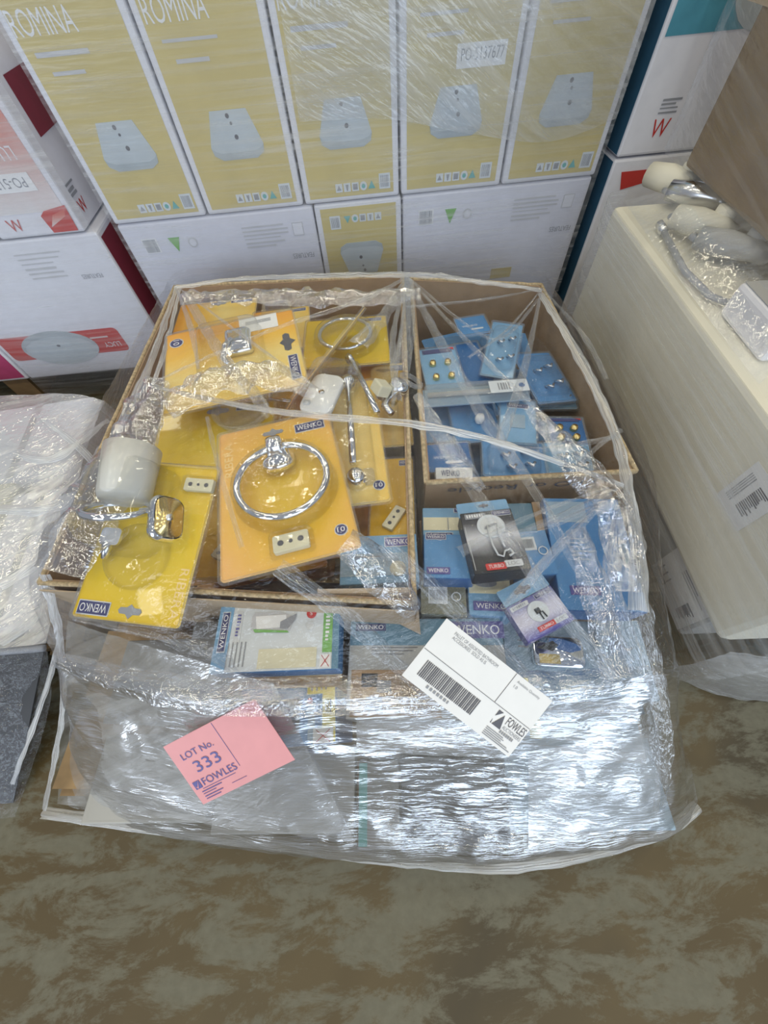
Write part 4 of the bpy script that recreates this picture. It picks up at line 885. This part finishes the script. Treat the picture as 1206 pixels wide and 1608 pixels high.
# ================================================================== FILM OVER THE MAIN PALLET
wrap = thing('stretch_film', 'clear stretch wrap draped over the open cartons and boxes on the middle pallet', 'stretch wrap', (0, 0, 0))
rows = [
 [(-.60, 1.18, .12), (-.53, 1.18, .14), (-.3, 1.19, .14), (.0, 1.16, .14), (.2, 1.13, .14), (.48, 1.08, .14), (.52, 1.06, .12)],
 [(-.56, 1.12, .16), (-.515, 1.115, .46), (-.25, 1.10, .475), (.11, 1.045, .49), (.28, 1.02, .465), (.475, .975, .445), (.51, .98, .15)],
 [(-.59, .80, .13), (-.535, .78, .475), (-.25, .76, .545), (.10, .72, .53), (.28, .70, .49), (.475, .66, .455), (.53, .70, .13)],
 [(-.61, .52, .12), (-.555, .52, .48), (-.26, .48, .585), (.06, .44, .56), (.26, .42, .51), (.465, .38, .455), (.545, .45, .11)],
 [(-.60, .26, .11), (-.565, .275, .462), (-.30, .22, .585), (.02, .18, .535), (.22, .18, .49), (.42, .20, .43), (.545, .22, .09)],
 [(-.63, .12, .11), (-.535, .150, .39), (-.27, .07, .445), (.0, .05, .41), (.21, .04, .385), (.41, .05, .36), (.555, .08, .08)],
 [(-.645, .03, .10), (-.555, .0, .24), (-.26, -.07, .26), (.0, -.095, .235), (.2, -.115, .225), (.41, -.115, .21), (.545, -.10, .07)],
 [(-.70, -.03, .07), (-.52, -.095, .12), (-.24, -.15, .145), (.0, -.178, .16), (.19, -.19, .155), (.44, -.185, .12), (.535, -.155, .06)],
 [(-.735, -.06, .012), (-.50, -.122, .01), (-.24, -.16, .01), (.0, -.186, .01), (.19, -.198, .01), (.45, -.19, .01), (.545, -.158, .01)]]
TS = sheet('top_sheet', M['filmtop'], [r[1:6] for r in rows[1:6]], 110, 100, wrap, .003, 10, .0006, 1, rot_uv=.6)
FS = sheet('front_skirt', M['film'], rows[5:], 170, 70, wrap, .010, 9, .0030, 2)
sheet('left_skirt', M['film'], [[r[0], Vector(r[0]).lerp(Vector(r[1]), .5) + Vector((-.01, 0, .02)), r[1]] for r in rows[1:6]], 40, 90, wrap, .006, 14, .0022, 3, rot_uv=1.2)
sheet('right_skirt', M['film'], [[r[5], Vector(r[5]).lerp(Vector(r[6]), .5) + Vector((.012, 0, .02)), r[6]] for r in rows[1:6]], 40, 90, wrap, .006, 14, .0022, 4, rot_uv=1.2)
sheet('back_skirt', M['film'], rows[:2], 80, 24, wrap, .005, 14, .002, 5)
from mathutils.bvhtree import BVHTree
bv, bf = [], []
for o in (TS, FS):
    k0 = len(bv); bv += [v.co.copy() for v in o.data.vertices]; bf += [tuple(i + k0 for i in p.vertices) for p in o.data.polygons]
TREE = BVHTree.FromPolygons(bv, bf)
def pxp(*a): return [at(*q) for q in a]
for k, (pts, wd, mt2) in enumerate([
    (pxp((236, 606, .50), (330, 627, .545), (450, 648, .575), (660, 668, .555), (800, 700, .525), (978, 762, .48)), [.010, .012, .013, .016, .013, .010], 'fold'),
    (pxp((640, 440, .50), (700, 552, .515), (770, 670, .51), (832, 760, .50), (900, 880, .48), (985, 1040, .40)), [.012, .022, .026, .018, .016, .03], 'foldlight'),
    (pxp((650, 660, .535), (720, 740, .52), (800, 850, .505), (880, 960, .48), (960, 1060, .41)), [.010, .02, .022, .02, .03], 'foldlight'),
    (pxp((436, 890, .57), (545, 970, .50), (640, 1060, .40), (760, 1170, .30), (905, 1292, .21)), [.022, .026, .022, .018, .016], 'foldlight'),
    (pxp((600, 850, .56), (700, 945, .47), (800, 1040, .40), (860, 1110, .36)), [.02, .03, .03, .02], 'foldlight'),
    (pxp((278, 450, .475), (240, 560, .48), (205, 640, .47), (178, 690, .44)), [.010, .018, .022, .030], 'fold'),
    (pxp((282, 455, .478), (262, 540, .50), (240, 605, .50)), [.008, .012, .010], 'fold'),
    (pxp((290, 460, .48), (350, 560, .54), (400, 620, .565), (425, 655, .57)), [.020, .022, .020, .014], 'foldlight'),
    (pxp((232, 606, .50), (330, 560, .55), (450, 510, .55), (560, 475, .54), (640, 436, .50)), [.008, .010, .012, .016, .012], 'foldlight'),
    (pxp((642, 440, .50), (600, 500, .53), (560, 545, .545)), [.02, .03, .045], 'foldlight'),
    (pxp((642, 440, .50), (640, 520, .53), (625, 585, .54)), [.02, .03, .04], 'foldlight'),
    (pxp((646, 440, .50), (735, 512, .505), (790, 530, .50), (845, 470, .46)), [.008, .008, .008, .008], 'foldlight'),
    (pxp((850, 462, .455), (915, 570, .465), (965, 680, .465), (985, 760, .465), (1000, 860, .45), (1004, 960, .43)), [.016, .022, .018, .018, .022, .03], 'fold'),
    (pxp((1004, 950, .43), (1030, 1080, .36), (1045, 1180, .28), (1030, 1300, .12)), [.03, .035, .03, .02], 'foldlight'),
    (pxp((985, 770, .465), (960, 900, .46), (1000, 1050, .38), (1030, 1200, .26)), [.01, .025, .03, .02], 'foldlight'),
    (pxp((770, 700, .52), (860, 705, .50), (972, 685, .47)), [.010, .012, .010], 'foldlight'),
    (pxp((895, 745, .50), (940, 700, .485), (975, 675, .47)), [.006, .008, .01], 'foldlight'),
    (pxp((325, 655, .565), (345, 740, .585), (380, 860, .585)), [.006, .007, .006], 'foldlight'),
    (pxp((70, 900, .46), (95, 1010, .36), (98, 1120, .25), (70, 1270, .10)), [.02, .016, .014, .012], 'fold'),
    ([Vector(q) + Vector((0, .004, .006)) for q in rows[5][1:5]] + [Vector((.37, .05, .37))], [.02, .045, .05, .045, .02], 'glint'), (pxp((120, 965, .46), (300, 1010, .43), (420, 1080, .39), (560, 1140, .35), (800, 1120, .36), (1000, 1105, .35)), [.02, .02, .022, .022, .02, .02], 'foldlight'),
    (pxp((245, 600, .51), (215, 680, .51), (160, 780, .51), (95, 900, .49)), [.05, .09, .11, .09], 'glint'),
    (pxp((655, 620, .545), (690, 680, .54), (725, 730, .535), (758, 770, .53)), [.015, .03, .035, .012], 'glint'),
    (pxp((830, 640, .51), (900, 720, .50), (965, 800, .48), (985, 930, .45)), [.02, .06, .07, .05], 'glint'),
    (pxp((265, 640, .55), (340, 600, .565), (420, 590, .57), (500, 620, .57)), [.05, .08, .07, .02], 'glint'),
    (pxp((290, 470, .49), (420, 468, .505), (560, 470, .51), (660, 462, .51)), [.05, .06, .06, .04], 'glint'),
    (pxp((905, 830, .48), (940, 950, .44), (965, 1060, .40)), [.03, .05, .04], 'glint'),
    (pxp((540, 850, .575), (600, 900, .54), (650, 960, .49)), [.04, .06, .03], 'glint'),
    (pxp((275, 452, .475), (400, 437, .485), (640, 432, .495), (745, 442, .475), (850, 456, .455)), [.014, .018, .022, .02, .014], 'fold'),
    (pxp((68, 1276, .05), (330, 1312, .04), (640, 1350, .04), (825, 1356, .04), (1025, 1312, .05), (1096, 1266, .05)), [.02, .022, .024, .024, .02, .02], 'fold')]):
    ribbon('film_fold_or_glint', M[mt2], pts, wd, wrap, seed=k)  # glint strips are extra film, added to catch lamp reflections
def patch(mat, quad, nu, nv, seed, off=.006, ru=0):  # extra hazy film layer, added to imitate reflections on the front skirt
    TL, TR, BR, BL = [Vector(q) for q in quad]; rows_ = []
    for j in range(6):
        r_ = []
        for i in range(7):
            q = TL.lerp(TR, i / 6).lerp(BL.lerp(BR, i / 6), j / 5); hit = TREE.ray_cast(CAM, ray(q.x, q.y).normalized())[0]
            if hit is None: hit = at(q.x, q.y, .03)
            r_.append(hit + (CAM - hit).normalized() * off)
        rows_.append(r_)
    return sheet('overlap_haze_sheet', M[mat], rows_, nu, nv, wrap, .004, 12, .0015, seed, rot_uv=ru)
patch('filmover', [(105, 975), (430, 1075), (560, 1325), (90, 1262)], 70, 50, 51, ru=.5)
patch('filmover', [(560, 1130), (1000, 1095), (1015, 1200), (560, 1180)], 70, 24, 52)
patch('filmover', [(830, 1180), (1040, 1150), (1035, 1290), (830, 1335)], 40, 30, 53, ru=-.3)
rd = random.Random(31)
for k in range(16):
    a_ = rd.choice([(640, 438, .50), (975, 760, .48), (276, 450, .478), (240, 605, .50), (850, 456, .46), (985, 775, .465)])
    ex, ey = a_[0] + rd.uniform(-1, 1) * 260, a_[1] + rd.uniform(.1, 1) * 250
    ex = min(max(ex, 270), 960); mx_, my_ = (a_[0] + ex) / 2 + rd.uniform(-20, 20), (a_[1] + ey) / 2 + rd.uniform(-10, 20)
    pts = []
    for q in ((a_[0], a_[1]), (mx_, my_), (ex, ey)):
        hit = TREE.ray_cast(CAM, ray(*q).normalized())[0]
        pts.append((hit if hit is not None else at(q[0], q[1], a_[2])) + Vector((0, 0, .004)))
    ribbon('film_strand', M['foldlight'], pts, [rd.uniform(.003, .006), rd.uniform(.006, .016), rd.uniform(.003, .02)], wrap, seed=60 + k, n_=36)

# ------------------------------------------------------------------ paper labels on the film
def on_film(px, extra=.003):
    """heights of the film under the four label corners, lifted until the stiff paper clears every wrinkle"""
    P = [TREE.ray_cast(CAM, ray(*q).normalized())[0] for q in px]; lift = 0; mz = sum(p.z for p in P) / 4
    for p in P: p.z = mz + (p.z - mz) * .55
    for _ in range(30):
        zz = [p.z + lift for p in P]; mt_, w, h = frame(px, zz); ok = True
        for i in range(9):
            for j in range(7):
                q = mt_ @ Vector(((i / 8 - .5) * w, (j / 6 - .5) * h, 0)); hit = TREE.ray_cast(CAM, (q - CAM).normalized())
                if hit[0] is not None and hit[3] < (q - CAM).length + extra: ok = False
        if ok: break
        lift += .003
    return zz
LP = [(705, 970), (862, 1100), (800, 1195), (632, 1056)]; mt_, w, h = frame(LP, on_film(LP)); t = thing('address_label', 'large white auction label with barcode, stuck on the film', 'label', mt_)
def curved(name, mat, w, h, parent, z=0, amp=.004):
    b = MB(); nx, ny = 16, 6; vs = [(-w / 2 + w * i / nx, -h / 2 + h * j / ny, z + .0) for j in range(ny + 1) for i in range(nx + 1)]
    b.add(vs + [(x, y, z_ - .0006) for x, y, z_ in vs], [(j * 17 + i, j * 17 + i + 1, (j + 1) * 17 + i + 1, (j + 1) * 17 + i) for j in range(ny) for i in range(nx)] + [tuple(q + 119 for q in (j * 17 + i, (j + 1) * 17 + i, (j + 1) * 17 + i + 1, j * 17 + i + 1)) for j in range(ny) for i in range(nx)])
    return b.build(name, mat, parent)
curved('paper', M['label'], w, h, t)
def line(t, x, y, w_, h_, z=.0004, mat='dot', name='printed_line'): return plate(t, name, M[mat], x, y, w_, h_, z, .0002)
line(t, 0, -h * .01, w * .99, .0006); line(t, w * .16, h * .245, .0006, h * .50)
text(t, 'PALLET OF ASSORTED BATHROOM', M['greyprint'], -w * .185, h * .41, w * .40, h * .05, .0006); text(t, 'ACCESSORIES  SOLD AS IS', M['greyprint'], -w * .225, h * .345, w * .31, h * .05, .0006)
text(t, 'Available Quantity', M['greyprint'], w * .305, h * .41, w * .21, h * .05, .0006); text(t, '1.0', M['greyprint'], w * .215, h * .335, w * .03, h * .045, .0006)
bars(t, 'barcode', M['dot'], -w * .17, -h * .235, w * .50, h * .25, .0004, 34, seed=21, fill=.55)
bars(t, 'small_print', M['greyprint'], -w * .2, -h * .41, w * .22, h * .045, .0006, 7, True, seed=5, fill=.5)
lg = MB().prism([(w * .225, -h * .05), (w * .265, -h * .05), (w * .225, -h * .15)], .0004, .0007).prism([(w * .285, -h * .07), (w * .318, -h * .27), (w * .24, -h * .27)], .0004, .0007).prism([(w * .225, -h * .2), (w * .232, -h * .27), (w * .225, -h * .27)], .0004, .0007).build('logo', M['dot'], t)
text(t, 'FOWLES', M['dot'], w * .405, -h * .105, w * .165, h * .125, .0006); text(t, 'AUCTIONEERS', M['greyprint'], w * .405, -h * .215, w * .165, h * .055, .0006); bars(t, 'small_print', M['greyprint'], w * .39, -h * .285, w * .13, h * .045, .0006, 7, True, seed=5, fill=.5)
bars(t, 'small_print', M['greyprint'], w * .35, -h * .40, w * .25, h * .14, .0004, 5, False, seed=15, fill=.35)
LQ = [(268, 1177), (397, 1089), (455, 1187), (318, 1273)]; mt_, w, h = frame(LQ, on_film(LQ)); t = thing('lot_ticket', 'pink lot ticket stuck on the front of the film', 'label', mt_)
curved('paper', M['pink'], w, h, t)
for (s_, x_, y_, w_, h_) in (('LOT No.', -.235, .245, .34, .10), ('333', -.215, .035, .27, .17), ('FOWLES', -.185, -.20, .37, .11)): text(t, s_, M['purple'], w * x_, h * y_, w * w_, h * h_, .0008)
lg = plate(t, 'logo', M['purple'], -w * .43, -h * .205, w * .07, h * .12, .0004, .0003); poly(lg, 'logo_tick', M['pink'], [(-w * .455, -h * .21), (-w * .44, -h * .235), (-w * .40, -h * .15), (-w * .405, -h * .155), (-w * .437, -h * .26)], .0008, .0002)
line(t, -w * .13 + w * .16, h * .13, .0006, h * .72, mat='purple'); line(t, -w * .225, -h * .29, w * .36, .0007, mat='purple')
bars(t, 'small_print', M['purple'], -w * .32, -h * .40, w * .22, h * .16, .0004, 4, False, seed=2, fill=.25); line(t, -w * .05, -h * .40, w * .16, .0006, mat='purple')

# ================================================================== RIGHT PALLET
pallet('wooden pallet under the long cream carton at right', 1.16, .74, 1.0, 1.0, -3.5, h=.10)
def yawbox(name, label, cat, x0, x1, y0, y1, z0, z1, yaw, mat, part='carton_body', bevel=.008, piv=None, group=None):
    t = thing(name, label, cat, Matrix.Translation((x0, y0, z0)) @ Matrix.Rotation(math.radians(yaw), 4, 'Z'), group)
    MB().box(0, x1 - x0, 0, y1 - y0, 0, z1 - z0).build(part, M[mat], t, bevel=bevel); return t
t = yawbox('long_carton', 'grey-white lower carton under the cream one, product labels at its near end', 'carton', .615, 1.45, .14, 1.12, .105, .245, -3.5, 'greywhite')
L2 = Matrix(((0, 0, -1, -.0008), (-1, 0, 0, 0), (0, 1, 0, 0), (0, 0, 0, 1)))
def side(y, z): q = L2.copy(); q.translation = (-.0008, y, z); return q
LB = plate(t, 'product_label', M['label'], 0, 0, .15, .125, 0, .0006, mtx=side(.085, .07))
sm = side(.085, .07)
def on_side(o): o.matrix_local = sm @ Matrix.Translation((0, 0, .0008)); return o
bars(t, 'barcode', M['dot'], .05, -.02, .03, .045, .0008, 12, False, seed=2, mtx=sm); bars(t, 'small_print', M['greyprint'], .02, .035, .09, .035, .0008, 5, False, seed=3, fill=.3, mtx=sm)
bars(t, 'small_print', M['greyprint'], -.035, -.025, .05, .02, .0008, 3, True, seed=3, fill=.2, mtx=sm)
a = plate(t, 'dark_stripe', M['dot'], -.045, -.045, .045, .014, .0008, .0004, mtx=sm); bars(t, 'small_print', M['label'], -.045, -.045, .038, .006, .0014, 8, True, seed=4, mtx=sm)
t = yawbox('long_carton', 'long cream foam-lined carton on the right pallet, barcode at its near end', 'carton', .58, 1.45, .10, 1.08, .247, .545, -3.5, 'creamfoam', bevel=.014)
sm = side(.185, .20); LB = plate(t, 'product_label', M['label'], 0, 0, .075, .095, 0, .0006, mtx=sm); bars(t, 'barcode', M['dot'], .012, .0, .026, .055, .0008, 14, False, seed=8, mtx=sm); bars(t, 'small_print', M['greyprint'], -.02, .0, .016, .06, .0008, 4, True, seed=9, fill=.3, mtx=sm)
t = yawbox('brown_carton', 'brown cardboard carton on top of the right pallet', 'carton', .728, 1.4, .42, 1.07, .612, 1.02, -3.5, 'cardboard_dark')
yawbox('foam_slab', 'pale foam slab between the cream carton and the brown carton', 'packaging', .86, 1.4, .44, 1.1, .549, .610, -3.5, 'greywhite', 'slab_body')
plate(t, 'tape', M['cardboard_pale'], 0, 0, .85, .05, 0, .0006, mtx=side(.45, .25))
t = yawbox('white_box', 'small pale box at the right edge on top of the cream carton', 'box', .642, .735, .48, .62, .547, .605, -3.5, 'white'); plate(t, 'lid_edge', M['greywhite'], .048, .07, .086, .13, .0583, .001)
# chrome tap fittings in clear plastic
def fitting(label, px, py, z, L, ang, mat='satin', r=.02):
    t = thing('tap_fitting', label, 'fitting', Matrix.Translation(at(px, py, z)) @ Matrix.Rotation(math.radians(ang), 4, 'Z'), 'tap fittings in clear bags')
    MB().tube([(-L / 2, 0, .025), (-L * .1, 0, .028), (L * .3, 0, .03), (L / 2, .01, .022)], [r, r * 1.15, r * .9, r * .7], 14).build('fitting_body', M[mat], t)
    MB().lathe([(0, .03), (r * .9, .028), (r * .95, .01), (r * .8, 0)], 16, 0, Matrix.Translation((L * .2, .02, .03))).build('handle', M[mat], t)
    MB().tube([(-L * .5, 0, .02), (-L * .62, .02, .015), (-L * .6, .05, .012)], .006, 8).build('hose', M['greyprint'], t)
fitting('cream wrapped fitting at the back of the cream carton', 1045, 305, .552, .12, -60, 'creamfoam', .024); fitting('grey metal fitting under the brown carton edge', 1085, 330, .552, .13, -50, 'satin', .02)
fitting('pale fitting in the middle of the bagged row', 1090, 375, .552, .12, -55, 'creamfoam', .022); fitting('dark grey fitting nearest the small pale box', 1135, 410, .552, .13, -50, 'greywhite', .02)
t = thing('black_hose', 'curved dark hose lying along the edge of the cream carton', 'hose', (0, 0, 0)); MB().tube(pxp((1040, 360, .556), (1075, 425, .556), (1115, 465, .556), (1150, 478, .556), (1175, 470, .558)), .006, 8).build('hose_tube', M['greyprint'], t); MB().tube(pxp((1036, 352, .556), (1042, 364, .556)), .009, 10).build('hose_end', M['satin'], t)
rw = thing('stretch_film', 'clear stretch wrap around the right pallet, streaked along the cream carton', 'stretch wrap', (0, 0, 0))
def bxp(xf, y, z): return (.568 + .061 * (y - .10) + xf, y, z)
sheet('side_sheet', M['filmside'], [[bxp(.02, .04, z), bxp(-.004, .09, z), bxp(-.006, .4, z), bxp(-.006, .75, z), bxp(-.002, 1.08, z), bxp(.06, 1.12, z)] for z in (.19, .25, .4, .5, .556)], 70, 26, rw, .003, 10, .001, 8)
sheet('lower_sheet', M['film'], [[bxp(.03, .05, z), bxp(.012, .11, z), bxp(.014, .5, z), bxp(.02, 1.1, z)] for z in (.012, .10, .20)], 60, 16, rw, .005, 12, .002, 9)
sheet('front_sheet', M['filmthick'], [[(.60, .08, z), (.75, .055 - f, z), (1.0, .045 - f, z), (1.45, .04 - f, z)] for z, f in ((.012, .05), (.13, .03), (.24, .0))], 40, 12, rw, .008, 10, .003, 10)
sheet('upper_sheet', M['filmlight'], [[(.785, 1.17, z), (.768, 1.14, z), (.722 + .061 * .35, .75, z), (.715, .46, z), (.72, .41, z), (.76, .40, z)] for z in (.608, .8, 1.02)], 50, 30, rw, .004, 8, .0015, 11, rot_uv=.5)
sheet('bag_sheet', M['filmlight'], [[bxp(.02, 1.05, .562), bxp(.10, 1.0, .60), (.80, .95, .62)], [bxp(.01, .75, .562), bxp(.09, .75, .615), (.86, .72, .63)], [bxp(.01, .42, .562), bxp(.08, .45, .60), (.82, .42, .62)]], 40, 40, rw, .006, 16, .002, 12)

# ================================================================== LEFT WRAPPED STACK
pallet('low wooden pallet under the wrapped white packages at left', -1.31, .64, 1.0, .84, 5, h=.06)
for lb, x0, x1, y0, y1, z1, mt2 in [('white package at the back right corner of the left stack', -1.16, -.83, .68, .97, .215, 'white'), ('pale package at the left image edge, back of the left stack', -1.6, -1.175, .70, .99, .225, 'white'),
        ('cream package across the middle of the left stack', -1.5, -.98, .50, .66, .20, 'cream'), ('grey white package along the right side of the left stack', -.965, -.80, .27, .66, .19, 'white'),
        ('dark grey package at the front of the left stack', -1.4, -.98, .26, .47, .19, 'slate')]:
    t = yawbox('white_package', lb, 'package', x0, x1, y0, y1, .062, z1, 4, mt2, 'package_body', .012)
    w, h = x1 - x0, y1 - y0; plate(t, 'strap', M['greywhite'], w / 2, h / 2, .02, h * .98, z1 - .062 + .0004, .0008)
lw = thing('stretch_film', 'milky stretch wrap over the low white stack at the left edge', 'stretch wrap', (0, 0, 0))
lrows = [[(-1.7, 1.03, .06), (-1.2, 1.03, .06), (-.9, 1.01, .06), (-.82, .99, .05)], [(-1.7, 1.01, .245), (-1.2, 1.0, .245), (-.92, .985, .235), (-.815, .965, .215)], [(-1.7, .75, .25), (-1.2, .75, .245), (-.92, .72, .24), (-.80, .72, .22)],
         [(-1.7, .5, .24), (-1.2, .5, .225), (-.92, .48, .225), (-.775, .48, .205)], [(-1.7, .26, .225), (-1.2, .245, .225), (-.92, .235, .215), (-.745, .24, .195)]]
sheet('top_sheet', M['filmthick'], lrows[1:], 60, 60, lw, .008, 10, .003, 13, rot_uv=.4)
sheet('front_sheet', M['filmtop'], [lrows[-1], [(-1.7, .13, .12), (-1.2, .12, .12), (-.92, .11, .12), (-.775, .13, .10)], [(-1.7, -.05, .01), (-1.3, -.06, .01), (-1.0, -.07, .01), (-.85, -.07, .01)]], 40, 24, lw, .006, 10, .003, 14)
sheet('side_sheet', M['filmthick'], [[(r[3][0], r[3][1], r[3][2]), (r[3][0] + .012, r[3][1], r[3][2] * .55), (r[3][0] + .02, r[3][1], .012)] for r in lrows[1:]], 16, 50, lw, .006, 10, .002, 15)
for k, (pts, wd) in enumerate([(pxp((0, 700, .235), (80, 720, .24), (170, 660, .22)), [.02, .03, .02]), (pxp((0, 800, .235), (100, 790, .235), (160, 700, .22)), [.03, .03, .015]), (pxp((0, 920, .23), (60, 880, .22), (130, 790, .21)), [.03, .03, .015]), (pxp((0, 1010, .215), (50, 975, .2), (70, 940, .195)), [.02, .025, .02]),
                               (pxp((95, 1000, .19), (70, 1090, .12), (20, 1230, .03)), [.016, .014, .012]), (pxp((40, 640, .235), (110, 690, .235), (160, 740, .215)), [.012, .02, .02])]): ribbon('film_fold_or_glint', M['fold'], pts, wd, lw, seed=40 + k)
# dark front panel of the left stack
t = thing('dark_sheet', 'dark grey plastic sheet hanging down the front of the left stack', 'sheet', (0, 0, 0))
b = MB(); q = [(-1.6, .25, .185), (-.76, .235, .18), (-.87, -.045, .004), (-1.6, -.03, .004)]
b.add(q + [(x, y + .006, z - .004 if z > .05 else z) for x, y, z in q], [(0, 1, 2, 3), (7, 6, 5, 4), (0, 4, 5, 1), (1, 5, 6, 2), (2, 6, 7, 3), (3, 7, 4, 0)]); b.build('sheet_panel', M['darkplastic'], t)
MB().tube([(-1.6, .25, .187), (-.76, .235, .182)], .008, 8).build('rolled_edge', M['greyprint'], t)
